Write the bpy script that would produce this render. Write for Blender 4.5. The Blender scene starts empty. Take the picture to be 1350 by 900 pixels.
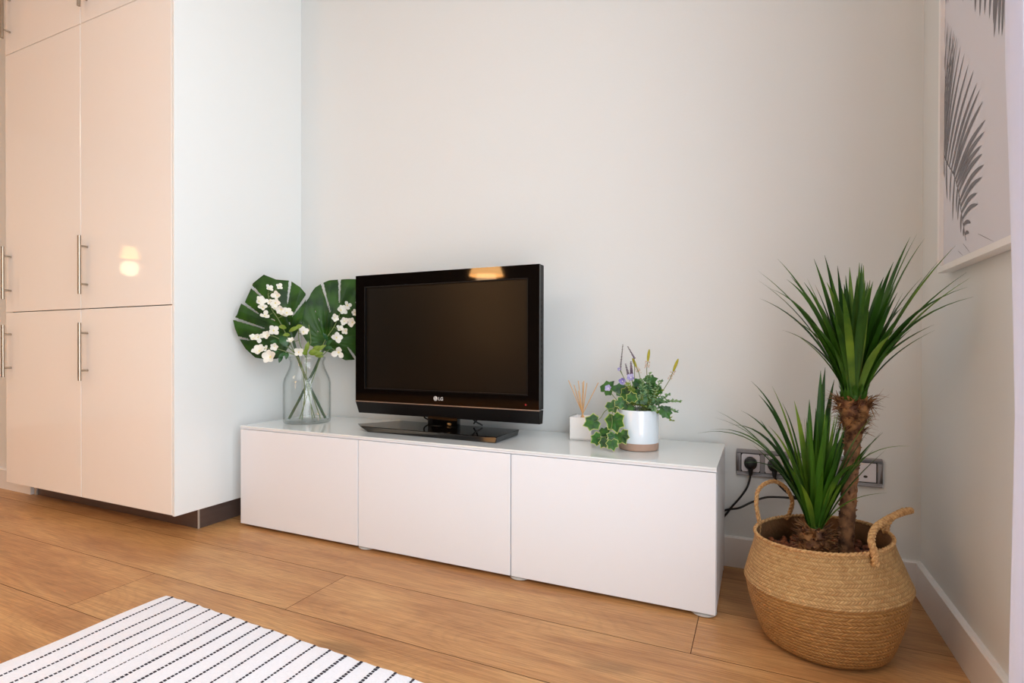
import bpy, bmesh, math, random
from mathutils import Vector, Matrix
PI = math.pi
random.seed(7)
col = bpy.context.scene.collection

# ------------------------------------------------------------------ helpers
def tag(o, label=None, cat=None, group=None, kind=None):
    if label: o['label'] = label
    if cat: o['category'] = cat
    if group: o['group'] = group
    if kind: o['kind'] = kind
    return o

def empty(name, loc, label, cat, group=None, rz=0.0):
    o = bpy.data.objects.new(name, None)
    o.empty_display_size = .05
    o.location = loc
    o.rotation_euler = (0, 0, rz)
    col.objects.link(o)
    return tag(o, label, cat, group)

class MB:
    """collects geometry, builds ONE mesh object (coordinates are world unless parent given local=True)"""
    def __init__(s):
        s.v = []; s.f = []; s.m = []; s.uv = {}
    def add(s, vs, fs, mi=0):
        b = len(s.v)
        s.v += [tuple(v) for v in vs]
        for f in fs:
            s.f.append(tuple(b + i for i in f)); s.m.append(mi)
    def box(s, x0, x1, y0, y1, z0, z1, mi=0):
        vs = [(x, y, z) for x in (x0, x1) for y in (y0, y1) for z in (z0, z1)]
        fs = [(0, 1, 3, 2), (4, 6, 7, 5), (0, 4, 5, 1), (2, 3, 7, 6), (0, 2, 6, 4), (1, 5, 7, 3)]
        s.add(vs, fs, mi)
    def tube(s, pts, rad, seg=10, mi=0, cap=True):
        pts = [Vector(p) for p in pts]
        n = len(pts)
        if not hasattr(rad, '__len__'): rad = [rad] * n
        t0 = (pts[1] - pts[0]).normalized()
        u = t0.orthogonal().normalized()
        vs = []
        for i, p in enumerate(pts):
            t = (pts[min(i + 1, n - 1)] - pts[max(i - 1, 0)]).normalized()
            u = (u - t * u.dot(t)).normalized()
            w = t.cross(u)
            for k in range(seg):
                a = 2 * PI * k / seg
                vs.append(p + (u * math.cos(a) + w * math.sin(a)) * rad[i])
        fs = []
        for i in range(n - 1):
            for k in range(seg):
                a = i * seg + k; b = i * seg + (k + 1) % seg
                fs.append((a, b, b + seg, a + seg))
        if cap:
            fs.append(tuple(range(seg))[::-1]); fs.append(tuple((n - 1) * seg + k for k in range(seg)))
        s.add(vs, fs, mi)
    def lathe(s, prof, seg=48, c=(0, 0, 0), mi=0, closed=False):
        vs = []
        for r, z in prof:
            for k in range(seg):
                a = 2 * PI * k / seg
                vs.append((c[0] + r * math.cos(a), c[1] + r * math.sin(a), c[2] + z))
        fs = []
        n = len(prof)
        for i in range(n if closed else n - 1):
            j = (i + 1) % n
            for k in range(seg):
                k2 = (k + 1) % seg
                fs.append((i * seg + k, i * seg + k2, j * seg + k2, j * seg + k))
        s.add(vs, fs, mi)
    def prism(s, poly, z0, z1, mi=0, top=None):
        n = len(poly); top = top or poly
        vs = [(x, y, z0) for x, y in poly] + [(x, y, z1) for x, y in top]
        fs = [tuple(range(n))[::-1], tuple(range(n, 2 * n))]
        for i in range(n):
            j = (i + 1) % n
            fs.append((i, j, n + j, n + i))
        s.add(vs, fs, mi)
    def ell(s, c, r, seg=10, ring=6, mi=0, rot=None):
        vs = []; fs = []
        for i in range(ring + 1):
            th = PI * i / ring
            for k in range(seg):
                a = 2 * PI * k / seg
                p = Vector((r[0] * math.sin(th) * math.cos(a), r[1] * math.sin(th) * math.sin(a), r[2] * math.cos(th)))
                if rot is not None: p = rot @ p
                vs.append(Vector(c) + p)
        for i in range(ring):
            for k in range(seg):
                k2 = (k + 1) % seg
                fs.append((i * seg + k, (i + 1) * seg + k, (i + 1) * seg + k2, i * seg + k2))
        s.add(vs, fs, mi)
    def build(s, name, mats, parent=None, smooth=False, bevel=0.0, bseg=2, fix=True, weld=True, angle=40):
        me = bpy.data.meshes.new(name)
        me.from_pydata(s.v, [], s.f)
        if not isinstance(mats, (list, tuple)): mats = [mats]
        for m in mats: me.materials.append(m)
        me.polygons.foreach_set('material_index', s.m)
        bm = bmesh.new(); bm.from_mesh(me)
        if weld: bmesh.ops.remove_doubles(bm, verts=bm.verts, dist=1e-6)
        if fix: bmesh.ops.recalc_face_normals(bm, faces=bm.faces)
        if bevel > 0:
            ed = [e for e in bm.edges if len(e.link_faces) == 2 and e.calc_face_angle(0) > .5]
            bmesh.ops.bevel(bm, geom=ed, offset=bevel, segments=bseg, profile=.6, affect='EDGES', clamp_overlap=True)
        bm.to_mesh(me); bm.free()
        if smooth or bevel > .0022:
            me.polygons.foreach_set('use_smooth', [True] * len(me.polygons))
            me.set_sharp_from_angle(angle=math.radians(angle))
        me.update()
        o = bpy.data.objects.new(name, me)
        col.objects.link(o)
        if parent is not None:
            o.parent = parent
            # parents sit unrotated/rotated at a location: keep world coordinates
            o.matrix_parent_inverse = world(parent).inverted()
        return o

def world(o):
    m = o.matrix_basis.copy() if True else None
    if o.parent is not None:
        m = world(o.parent) @ o.matrix_parent_inverse @ m
    return m

def bez(p0, p1, p2, n):
    p0, p1, p2 = Vector(p0), Vector(p1), Vector(p2)
    return [p0 * (1 - t) ** 2 + p1 * 2 * t * (1 - t) + p2 * t * t for t in [i / n for i in range(n + 1)]]

def crom(P, n=8):
    P = [Vector(p) for p in P]
    Q = [P[0] * 2 - P[1]] + P + [P[-1] * 2 - P[-2]]
    out = []
    for i in range(1, len(Q) - 2):
        for k in range(n):
            t = k / n
            a, b, c, d = Q[i - 1], Q[i], Q[i + 1], Q[i + 2]
            out.append(.5 * ((2 * b) + (c - a) * t + (2 * a - 5 * b + 4 * c - d) * t * t + (3 * b - a - 3 * c + d) * t ** 3))
    out.append(P[-1])
    return out

# ------------------------------------------------------------------ materials
def lin(c):
    return tuple(((x / 255) / 12.92 if x / 255 <= .04045 else ((x / 255 + .055) / 1.055) ** 2.4) for x in c)

def mat(name, rgb, rough=.5, metal=0, spec=.5, noise=0, nscale=30, bump=0, bscale=200, coat=0, coatr=.05, stretch=(1, 1, 1),
        rgb2=None, sheen=0, trans=0, sss=0):
    m = bpy.data.materials.new(name); m.use_nodes = True
    nt = m.node_tree; N = nt.nodes; L = nt.links
    b = N['Principled BSDF']
    c = lin(rgb)
    b.inputs['Base Color'].default_value = (*c, 1)
    b.inputs['Roughness'].default_value = rough
    b.inputs['Metallic'].default_value = metal
    b.inputs['Specular IOR Level'].default_value = spec
    b.inputs['Coat Weight'].default_value = coat
    b.inputs['Coat Roughness'].default_value = coatr
    b.inputs['Sheen Weight'].default_value = sheen
    tc = N.new('ShaderNodeTexCoord'); mp = N.new('ShaderNodeMapping')
    mp.inputs['Scale'].default_value = stretch
    L.new(tc.outputs['Object'], mp.inputs['Vector'])
    nz = N.new('ShaderNodeTexNoise'); nz.inputs['Scale'].default_value = nscale; nz.inputs['Detail'].default_value = 6
    L.new(mp.outputs['Vector'], nz.inputs['Vector'])
    mx = N.new('ShaderNodeMix'); mx.data_type = 'RGBA'
    c2 = lin(rgb2) if rgb2 else tuple(x * (1 - noise) for x in c)
    mx.inputs[6].default_value = (*c, 1); mx.inputs[7].default_value = (*c2, 1)
    if rgb2:
        cr = N.new('ShaderNodeValToRGB'); cr.color_ramp.elements[0].position = .4; cr.color_ramp.elements[1].position = .62
        L.new(nz.outputs['Fac'], cr.inputs['Fac']); L.new(cr.outputs['Color'], mx.inputs[0])
    else:
        L.new(nz.outputs['Fac'], mx.inputs[0])
    L.new(mx.outputs[2], b.inputs['Base Color'])
    if bump:
        n2 = N.new('ShaderNodeTexNoise'); n2.inputs['Scale'].default_value = bscale; n2.inputs['Detail'].default_value = 4
        L.new(mp.outputs['Vector'], n2.inputs['Vector'])
        bp = N.new('ShaderNodeBump'); bp.inputs['Strength'].default_value = bump; bp.inputs['Distance'].default_value = .002
        L.new(n2.outputs['Fac'], bp.inputs['Height']); L.new(bp.outputs['Normal'], b.inputs['Normal'])
    if trans:
        out = N['Material Output']
        tr = N.new('ShaderNodeBsdfTranslucent')
        L.new(mx.outputs[2], tr.inputs['Color'])
        ms = N.new('ShaderNodeMixShader'); ms.inputs[0].default_value = trans
        L.new(b.outputs[0], ms.inputs[1]); L.new(tr.outputs[0], ms.inputs[2]); L.new(ms.outputs[0], out.inputs['Surface'])
    return m

M = {}
M['wall'] = mat('wall_paint', (221, 224, 223), .75, noise=.02, nscale=2, bump=.12, bscale=90)
M['darkwall'] = mat('reflection_dark_wall', (74, 60, 50), .8, noise=.05)  # unseen front wall darkened so the television mirrors a dark room
M['ceil'] = mat('ceiling_paint', (238, 236, 232), .8, noise=.02)
M['trim'] = mat('white_trim', (232, 230, 228), .35, noise=.02)
M['bench'] = mat('bench_lacquer', (226, 229, 234), .38, noise=.01)
M['benchtop'] = mat('bench_white_glass', (226, 232, 233), .12, noise=.01, coat=.4)
M['gloss'] = mat('wardrobe_gloss', (243, 240, 235), .05, noise=.01, spec=.6)
M['side'] = mat('wardrobe_side', (232, 235, 234), .35, noise=.01)
M['plinth'] = mat('plinth_brushed', (120, 104, 98), .35, metal=.6, noise=.3, nscale=8, stretch=(1, 1, 12))
M['plinthedge'] = mat('plinth_edge', (205, 200, 192), .35, metal=.6)
M['steel'] = mat('brushed_steel', (176, 166, 152), .28, metal=1, noise=.15, nscale=60, stretch=(1, 1, .05))
M['blackgloss'] = mat('piano_black', (5, 4, 4), .04, noise=.01, spec=.5)
M['blackmatte'] = mat('black_plastic', (9, 8, 9), .45, spec=.25, noise=.1, bump=.15, bscale=500)
M['screen'] = mat('lcd_screen', (8, 6, 4), .30, noise=.03, nscale=3, spec=.33)
M['silver'] = mat('silver_strip', (190, 180, 172), .3, metal=.9)
M['logo'] = mat('logo_print', (205, 200, 196), .4)
M['logodark'] = mat('logo_dark', (60, 56, 56), .4)
M['redled'] = mat('power_mark', (150, 22, 26), .3)
M['foot'] = mat('foot_plastic', (188, 188, 184), .45)
M['grey'] = mat('socket_frame_grey', (146, 144, 147), .38, metal=.1, noise=.08)
M['socket'] = mat('socket_white', (214, 210, 214), .35)
M['darkgap'] = mat('dark_gap', (40, 34, 32), .6)
M['cord'] = mat('black_rubber', (14, 13, 14), .45)
M['paper'] = mat('print_paper', (214, 213, 220), .6, noise=.01)
M['ink'] = mat('print_ink', (128, 127, 132), .7, noise=.25, nscale=25)
M['frame'] = mat('white_frame', (236, 234, 232), .35)
M['leaf'] = mat('monstera_leaf', (46, 86, 14), .40, spec=.28, rgb2=(22, 54, 8), nscale=14, bump=.25, bscale=60, trans=.12)
M['leafvein'] = mat('leaf_vein', (120, 150, 90), .5)
M['stem'] = mat('green_stem', (66, 92, 62), .5, noise=.4, nscale=40)
M['stem2'] = mat('olive_stem', (110, 128, 70), .5, noise=.3, nscale=40)
M['petal'] = mat('white_petal', (248, 247, 238), .6, noise=.03, trans=.25)
M['petalc'] = mat('blossom_centre', (226, 214, 150), .6)
M['lime'] = mat('lime_leaf', (134, 160, 56), .5, noise=.35, nscale=40, trans=.2)
M['green'] = mat('green_leaf', (44, 96, 40), .42, rgb2=(28, 70, 34), nscale=30, trans=.15)
M['sage'] = mat('sage_leaf', (138, 168, 116), .55, rgb2=(74, 122, 80), nscale=60, trans=.15)
M['ivy'] = mat('ivy_leaf', (48, 104, 30), .4, rgb2=(24, 68, 32), nscale=45, bump=.2, bscale=80, trans=.12)
M['ivyedge'] = mat('ivy_leaf_margin', (176, 190, 104), .45, noise=.15, trans=.15)
M['lav'] = mat('lavender_bud', (108, 74, 116), .6, noise=.35, nscale=90)
M['blue'] = mat('violet_petal', (122, 112, 182), .6, rgb2=(190, 186, 224), nscale=40, trans=.2)
M['yel'] = mat('yellow_spike', (176, 168, 42), .6, noise=.25, nscale=80)
M['pink'] = mat('pale_bud', (214, 190, 168), .6, noise=.2)
M['brownstem'] = mat('brown_stem', (92, 70, 48), .6, noise=.4)
M['ceramic'] = mat('glazed_ceramic', (222, 232, 240), .16, noise=.01, coat=.5)
M['clay'] = mat('bare_clay', (176, 146, 128), .7, noise=.12, nscale=80)
M['diff'] = mat('frosted_white_glass', (250, 250, 252), .25, noise=.01, coat=.3)
M['reed'] = mat('rattan_reed', (222, 178, 124), .6, noise=.15, nscale=100)
M['soil'] = mat('dark_soil', (44, 28, 20), .9, noise=.6, nscale=60, bump=1, bscale=120)
M['chip'] = mat('bark_chip', (158, 92, 56), .8, rgb2=(78, 42, 28), nscale=28, bump=.6, bscale=150)
M['yucca'] = mat('yucca_leaf', (62, 108, 24), .40, spec=.35, rgb2=(28, 68, 18), nscale=9, bump=.2, bscale=300, stretch=(1, 1, .3), trans=.2)
M['yucca2'] = mat('yucca_leaf_light', (112, 148, 44), .4, rgb2=(58, 100, 30), nscale=9, trans=.25)
M['trunk'] = mat('yucca_trunk', (150, 108, 72), .8, rgb2=(98, 68, 46), nscale=50, bump=1, bscale=90)
M['dry'] = mat('dry_leaf', (164, 118, 72), .7, rgb2=(92, 56, 36), nscale=45, bump=.5)
M['rope'] = mat('seagrass_rope', (206, 166, 112), .75, rgb2=(168, 124, 78), nscale=160, bump=.4, bscale=180)
M['rug'] = mat('rug_cotton', (239, 241, 249), .95, noise=.14, nscale=170, bump=1.0, bscale=240)
M['rugdash'] = mat('rug_black_thread', (42, 38, 50), .9, noise=.2, nscale=200)
M['curtain'] = mat('curtain_fabric', (236, 236, 243), .85, noise=.03, bump=.15, bscale=700, trans=.4)
M['shade'] = mat('lamp_shade_fabric', (240, 205, 150), .8, trans=.5)
M['seamdark'] = mat('floor_seam', (96, 62, 36), .8)
M['winglass'] = None

def glass_mat(name, tint, dark):
    m = bpy.data.materials.new(name); m.use_nodes = True
    nt = m.node_tree; N = nt.nodes; L = nt.links
    N.remove(N['Principled BSDF'])
    out = N['Material Output']
    lw = N.new('ShaderNodeLayerWeight'); lw.inputs['Blend'].default_value = .5
    pw = N.new('ShaderNodeMath'); pw.operation = 'POWER'; pw.inputs[1].default_value = 5
    L.new(lw.outputs['Facing'], pw.inputs[0])
    sch = N.new('ShaderNodeMath'); sch.operation = 'MULTIPLY_ADD'; sch.inputs[1].default_value = .55; sch.inputs[2].default_value = .03
    L.new(pw.outputs[0], sch.inputs[0])
    mx = N.new('ShaderNodeMix'); mx.data_type = 'RGBA'
    mx.inputs[6].default_value = (*tint, 1); mx.inputs[7].default_value = (*dark, 1)
    L.new(pw.outputs[0], mx.inputs[0])
    tr = N.new('ShaderNodeBsdfTransparent'); L.new(mx.outputs[2], tr.inputs['Color'])
    gl = N.new('ShaderNodeBsdfGlossy'); gl.inputs['Roughness'].default_value = .03
    ms = N.new('ShaderNodeMixShader')
    L.new(sch.outputs[0], ms.inputs[0]); L.new(tr.outputs[0], ms.inputs[1]); L.new(gl.outputs[0], ms.inputs[2])
    L.new(ms.outputs[0], out.inputs['Surface'])
    return m
M['glass'] = glass_mat('clear_glass', (.985, .99, .987), (.42, .47, .45))
M['winglass'] = glass_mat('window_glass', (.98, .98, .98), (.9, .92, .92))

def floor_mat():
    m = bpy.data.materials.new('oak_laminate'); m.use_nodes = True
    nt = m.node_tree; N = nt.nodes; L = nt.links
    b = N['Principled BSDF']
    at = N.new('ShaderNodeAttribute'); at.attribute_name = 'plank'
    tc = N.new('ShaderNodeTexCoord')
    ad = N.new('ShaderNodeVectorMath'); ad.operation = 'MULTIPLY_ADD'
    ad.inputs[1].default_value = (17, 9, 5)
    L.new(at.outputs['Color'], ad.inputs[0]); L.new(tc.outputs['Object'], ad.inputs[2])
    def noise(scale, st, detail=6, rough=.55, dist=0.0):
        mp = N.new('ShaderNodeMapping'); mp.inputs['Scale'].default_value = st
        L.new(ad.outputs[0], mp.inputs['Vector'])
        n = N.new('ShaderNodeTexNoise'); n.inputs['Scale'].default_value = scale
        n.inputs['Detail'].default_value = detail; n.inputs['Roughness'].default_value = rough
        n.inputs['Distortion'].default_value = dist
        L.new(mp.outputs['Vector'], n.inputs['Vector'])
        return n
    big = noise(2.2, (.8, 4.0, 1), 5, .55, .5)
    fine = noise(16, (.45, 16, 1), 10, .72, .4)
    # cathedral rings: contour lines of a smooth stretched noise
    ringn = noise(1.5, (.75, 3.2, 1), 1.5, .4, .3)
    mu = N.new('ShaderNodeMath'); mu.operation = 'MULTIPLY'; mu.inputs[1].default_value = 30
    L.new(ringn.outputs['Fac'], mu.inputs[0])
    sn = N.new('ShaderNodeMath'); sn.operation = 'SINE'
    ml = N.new('ShaderNodeMath'); ml.operation = 'MULTIPLY'; ml.inputs[1].default_value = 6.283
    L.new(mu.outputs[0], ml.inputs[0]); L.new(ml.outputs[0], sn.inputs[0])
    r1 = N.new('ShaderNodeValToRGB')
    e = r1.color_ramp.elements
    e[0].position = .30; e[0].color = (*lin((168, 116, 70)), 1)
    e[1].position = .68; e[1].color = (*lin((206, 159, 104)), 1)
    x = e.new(.5); x.color = (*lin((193, 143, 91)), 1)
    L.new(big.outputs['Fac'], r1.inputs['Fac'])
    r2 = N.new('ShaderNodeValToRGB')
    e = r2.color_ramp.elements
    e[0].position = .36; e[0].color = (.60, .54, .48, 1)
    e[1].position = .6; e[1].color = (1.04, 1.04, 1.04, 1)
    L.new(fine.outputs['Fac'], r2.inputs['Fac'])
    m1 = N.new('ShaderNodeMix'); m1.data_type = 'RGBA'; m1.blend_type = 'MULTIPLY'; m1.inputs[0].default_value = .9
    L.new(r1.outputs['Color'], m1.inputs[6]); L.new(r2.outputs['Color'], m1.inputs[7])
    r3 = N.new('ShaderNodeMapRange'); r3.inputs[1].default_value = -1; r3.inputs[2].default_value = -.3
    r3.inputs[3].default_value = .93; r3.inputs[4].default_value = 1
    L.new(sn.outputs[0], r3.inputs[0])
    # dark knots
    kn = noise(3.4, (1, 2.4, 1), 2, .4)
    r4 = N.new('ShaderNodeMapRange'); r4.inputs[1].default_value = .24; r4.inputs[2].default_value = .33
    r4.inputs[3].default_value = .66; r4.inputs[4].default_value = 1
    L.new(kn.outputs['Fac'], r4.inputs[0])
    mm = N.new('ShaderNodeMath'); mm.operation = 'MULTIPLY'
    L.new(r3.outputs[0], mm.inputs[0]); L.new(r4.outputs[0], mm.inputs[1])
    tone = N.new('ShaderNodeMapRange'); tone.inputs[3].default_value = .93; tone.inputs[4].default_value = 1.05
    L.new(at.outputs['Fac'], tone.inputs[0])
    m3 = N.new('ShaderNodeMath'); m3.operation = 'MULTIPLY'
    L.new(mm.outputs[0], m3.inputs[0]); L.new(tone.outputs[0], m3.inputs[1])
    m2 = N.new('ShaderNodeVectorMath'); m2.operation = 'SCALE'
    L.new(m1.outputs[2], m2.inputs[0]); L.new(m3.outputs[0], m2.inputs['Scale'])
    L.new(m2.outputs[0], b.inputs['Base Color'])
    b.inputs['Roughness'].default_value = .4
    bp = N.new('ShaderNodeBump'); bp.inputs['Strength'].default_value = .12; bp.inputs['Distance'].default_value = .001
    L.new(fine.outputs['Fac'], bp.inputs['Height']); L.new(bp.outputs['Normal'], b.inputs['Normal'])
    return m
M['floor'] = floor_mat()

def basket_mat(name, c1, c2, rows, strands):
    m = bpy.data.materials.new(name); m.use_nodes = True
    nt = m.node_tree; N = nt.nodes; L = nt.links
    b = N['Principled BSDF']; b.inputs['Roughness'].default_value = .62
    uv = N.new('ShaderNodeUVMap'); uv.uv_map = 'UVMap'
    sp = N.new('ShaderNodeSeparateXYZ'); L.new(uv.outputs[0], sp.inputs[0])
    def math_(op, a, b_=None, c_=None):
        n = N.new('ShaderNodeMath'); n.operation = op
        for i, x in enumerate((a, b_, c_)):
            if x is None: continue
            if isinstance(x, (int, float)): n.inputs[i].default_value = x
            else: L.new(x, n.inputs[i])
        return n.outputs[0]
    v = math_('MULTIPLY', sp.outputs[1], rows)
    row = math_('FLOOR', v); fv = math_('FRACT', v)
    par = math_('MODULO', row, 2.0)
    sgn = math_('MULTIPLY_ADD', par, 2.0, -1.0)
    u = math_('MULTIPLY', sp.outputs[0], strands)
    sh = math_('MULTIPLY', math_('MULTIPLY', sgn, fv), 1.1)
    uu = math_('ADD', u, sh)
    cell = math_('FLOOR', uu); fu = math_('FRACT', uu)
    # profile of one strand: rounded
    pr = math_('SINE', math_('MULTIPLY', fu, PI))
    rr = math_('SINE', math_('MULTIPLY', fv, PI))
    prr = math_('POWER', pr, .5); rrr = math_('POWER', rr, .4)
    h = math_('MULTIPLY', prr, rrr)
    cb = N.new('ShaderNodeCombineXYZ'); L.new(cell, cb.inputs[0]); L.new(row, cb.inputs[1])
    wn = N.new('ShaderNodeTexWhiteNoise'); wn.noise_dimensions = '2D'; L.new(cb.outputs[0], wn.inputs['Vector'])
    tc = N.new('ShaderNodeTexCoord')
    nz = N.new('ShaderNodeTexNoise'); nz.inputs['Scale'].default_value = 14; nz.inputs['Detail'].default_value = 5
    L.new(tc.outputs['Object'], nz.inputs['Vector'])
    f = math_('ADD', math_('MULTIPLY', wn.outputs['Value'], .55), math_('MULTIPLY', nz.outputs['Fac'], .5))
    mx = N.new('ShaderNodeMix'); mx.data_type = 'RGBA'
    mx.inputs[6].default_value = (*lin(c1), 1); mx.inputs[7].default_value = (*lin(c2), 1)
    L.new(f, mx.inputs[0])
    dk = math_('MULTIPLY_ADD', h, .28, .74)   # groove shade painted into the colour between strands and rows
    sc = N.new('ShaderNodeVectorMath'); sc.operation = 'SCALE'
    L.new(mx.outputs[2], sc.inputs[0]); L.new(dk, sc.inputs['Scale'])
    L.new(sc.outputs[0], b.inputs['Base Color'])
    bp = N.new('ShaderNodeBump'); bp.inputs['Strength'].default_value = .8; bp.inputs['Distance'].default_value = .0025
    L.new(h, bp.inputs['Height']); L.new(bp.outputs['Normal'], b.inputs['Normal'])
    return m
M['weave'] = basket_mat('seagrass_weave_light', (212, 174, 118), (172, 130, 78), 1, 1)
M['weave2'] = basket_mat('seagrass_weave_honey', (190, 142, 80), (150, 104, 50), 1, 1)
M['weavein'] = mat('seagrass_inner', (140, 102, 64), .8, noise=.4, nscale=60, bump=.8, bscale=120)

# ------------------------------------------------------------------ setting
H = 2.62
FY = -5.2
LX = -6.4
WY0, WY1, WZ0, WZ1 = -3.15, -.87, .04, 2.3      # opening of the balcony window in the right wall
def struct(name, mb, m, **k):
    return tag(mb.build(name, m, **k), kind='structure')

# floor planks
def build_floor():
    mb = MB()
    rows = []
    y = .13
    seams = [-.600 + .2435 * k for k in range(4)][::-1]
    ys = [-.600 + .2435 * k for k in range(4, -22, -1)]
    rnd = random.Random(3)
    cols = []
    me_faces = []
    joints = {0: -.577, 1: -1.616, 2: -2.178, 3: -.9, 4: -1.4}
    g = .001
    for i in range(len(ys) - 1):
        y1, y0 = ys[i], ys[i + 1]
        # row index: seam -0.6 is the upper edge of row 1
        ri = round((-.600 + .2435 - y1) / .2435)
        j0 = joints.get(ri, rnd.uniform(-2, 0))
        x = j0
        while x > LX - .2: x -= 2.2
        while x < .4:
            x0, x1 = max(x, LX - .2), min(x + 2.2, .3)
            if x1 > x0:
                n = max(1, int((x1 - x0) / .5))
                c = (rnd.random(), rnd.random(), rnd.random())
                vs = []; 
                xa, xb, ya, yb = x0 + g, x1 - g, y0 + g, y1 - g
                mb.add([(xa, ya, 0), (xb, ya, 0), (xb, yb, 0), (xa, yb, 0)], [(0, 1, 2, 3)], 0)
                cols.append(c)
            x += 2.2
    nf = len(mb.f)
    mb.add([(LX - .2, FY - .2, -.0012), (.3, FY - .2, -.0012), (.3, .3, -.0012), (LX - .2, .3, -.0012)], [(0, 1, 2, 3)], 1)
    mb.box(LX - .2, .3, FY - .2, .3, -.08, -.002, 1)
    cols += [(0, 0, 0)] * (len(mb.f) - nf)
    me = bpy.data.meshes.new('floor'); me.from_pydata(mb.v, [], mb.f)
    me.materials.append(M['floor']); me.materials.append(M['seamdark'])
    me.polygons.foreach_set('material_index', mb.m)
    ca = me.color_attributes.new('plank', 'FLOAT_COLOR', 'CORNER')
    for p in me.polygons:
        for li in p.loop_indices: ca.data[li].color = (*cols[p.index], 1)
    o = bpy.data.objects.new('floor', me); col.objects.link(o); tag(o, kind='structure')
build_floor()

b = MB(); b.box(LX - .2, .3, FY - .2, .3, H, H + .1); struct('ceiling', b, M['ceil'])
b = MB(); b.box(LX - .2, .3, 0, .2, -.002, H); struct('wall_back', b, M['wall'])
b = MB(); b.box(LX - .2, .3, FY - .2, FY, -.002, H); struct('wall_front', b, M['darkwall'])
b = MB(); b.box(LX - .2, LX, FY, 0, -.002, H); b.box(LX, -3.652, -.505, 0, -.002, H); struct('wall_left', b, M['wall'])
b = MB()
b.box(0, .25, WY1, 0, -.002, H); b.box(0, .25, FY, WY0, -.002, H)
b.box(0, .25, WY0, WY1, WZ1, H); b.box(0, .25, WY0, WY1, -.002, WZ0)
struct('wall_right', b, M['wall'])
# baseboards
BH, BT = .0994, .014
def base_profile(mb, ax, a0, a1, off, sgn):
    pts = [(0, 0), (BT, 0), (BT, BH - .004), (BT - .004, BH), (0, BH)]
    vs = []
    for a in (a0, a1):
        for d, z in pts:
            if ax == 'x': vs.append((a, off + sgn * d, z))
            else: vs.append((off + sgn * d, a, z))
    n = len(pts)
    fs = [tuple(range(n)), tuple(range(n, 2 * n))] + [(i, (i + 1) % n, n + (i + 1) % n, n + i) for i in range(n)]
    mb.add(vs, fs)
b = MB(); base_profile(b, 'x', -2.42, 0, 0, -1); struct('baseboard_back', b, M['trim'])
b = MB(); base_profile(b, 'y', WY1 + .03, -BT, 0, -1); base_profile(b, 'y', FY, WY0, 0, -1); struct('baseboard_right', b, M['trim'])
b = MB(); base_profile(b, 'x', LX, -3.652, -.505, -1); struct('baseboard_left', b, M['trim'])
# window: white frame, two leaves, glass
b = MB()
fx0, fx1 = .03, .10
b.box(fx0, fx1, WY0, WY1, WZ1 - .06, WZ1); b.box(fx0, fx1, WY0, WY1, WZ0, WZ0 + .06)
ym = (WY0 + WY1) / 2
for yy in (WY0, WY1 - .06, ym - .05): b.box(fx0, fx1, yy, yy + (.1 if yy == ym - .05 else .06), WZ0 + .06, WZ1 - .06)
wf = struct('window_1', b, M['trim'], bevel=.003)
g = MB(); g.box(.06, .066, WY0 + .06, ym - .05, WZ0 + .06, WZ1 - .06); g.box(.06, .066, ym + .05, WY1 - .06, WZ0 + .06, WZ1 - .06)
g.build('window_pane', M['winglass'], wf)
h = MB(); h.tube([(.03, ym, 1.0), (-.01, ym, 1.0)], .008); h.tube([(-.01, ym, 1.005), (-.01, ym - .0, .88)], .009)
h.build('window_handle', M['steel'], wf, smooth=True)

# ------------------------------------------------------------------ wardrobe
CX, CY, CZ = -2.4225, -.619, .0847
Z1, Z2, ZT = .8788, 2.0736, 2.47
CW = .6055
SP = .018                                      # cover panel
def handle(parent, x, z0, z1):
    hb = MB()
    hb.tube([(x, CY - .031, z0), (x, CY - .031, z1)], .0062, 14)
    for z in (z0 + .042, z1 - .042):
        hb.tube([(x, CY, z), (x, CY - .031, z)], .0042, 10)
    return hb.build('handle', M['steel'], parent, smooth=True)
xa = CX - .604; xb = xa - .609
# doors of the right column run to the outer face of the cover panel's front edge
def column(x0, x1, z0, z1, doors, label, name):
    e = empty(name, ((x0 + x1) / 2, -.32, z0), label, 'cabinet', 'units of the glossy white wardrobe')
    c = MB(); t = .018; yb, yf = -.004, CY + .0215
    c.box(x0, x0 + t, yf, yb, z0, z1); c.box(x1 - t, x1, yf, yb, z0, z1)
    c.box(x0 + t, x1 - t, yf, yb, z0, z0 + t); c.box(x0 + t, x1 - t, yf, yb, z1 - t, z1)
    c.box(x0 + t, x1 - t, yb - .006, yb, z0 + t, z1 - t)
    c.build('carcass', M['side'], e)
    xd = x1
    for a, bb, hz in doors:
        d = MB(); d.box(x0 + .0018, xd - .0018, CY, CY + .019, a + .0016, bb - .0016)
        dd = d.build('door', M['gloss'], e, bevel=.0018)
        handle(dd, x0 + .049, *hz)
column(xa, CX - .0135, CZ, Z2, [(CZ, Z1, (.580, .819)), (Z1, Z2, (.937, 1.178))],
       'tall glossy white wardrobe cabinet nearest the television bench, with two steel bar handles', 'tall_cabinet')
column(xb, xa - .0005, CZ, Z2, [(CZ, Z1, (.580, .819)), (Z1, Z2, (.937, 1.178))],
       'tall glossy white wardrobe cabinet at the far left edge of the photo', 'tall_cabinet')
column(xa, CX - .0135, Z2 + .0005, ZT, [(Z2, ZT, (2.118, 2.35))],
       'short glossy white cabinet on top of the wardrobe column nearest the television bench', 'top_cabinet')
column(xb, xa - .0005, Z2 + .0005, ZT, [(Z2, ZT, (2.130, 2.36))],
       'short glossy white cabinet on top of the far left wardrobe column', 'top_cabinet')
b = MB(); b.box(CX - .0128, CX, CY, -.0005, CZ - .001, ZT)
tag(b.build('cover_panel', M['side'], bevel=.002), 'matt white side panel closing the right side of the wardrobe', 'panel')
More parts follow.
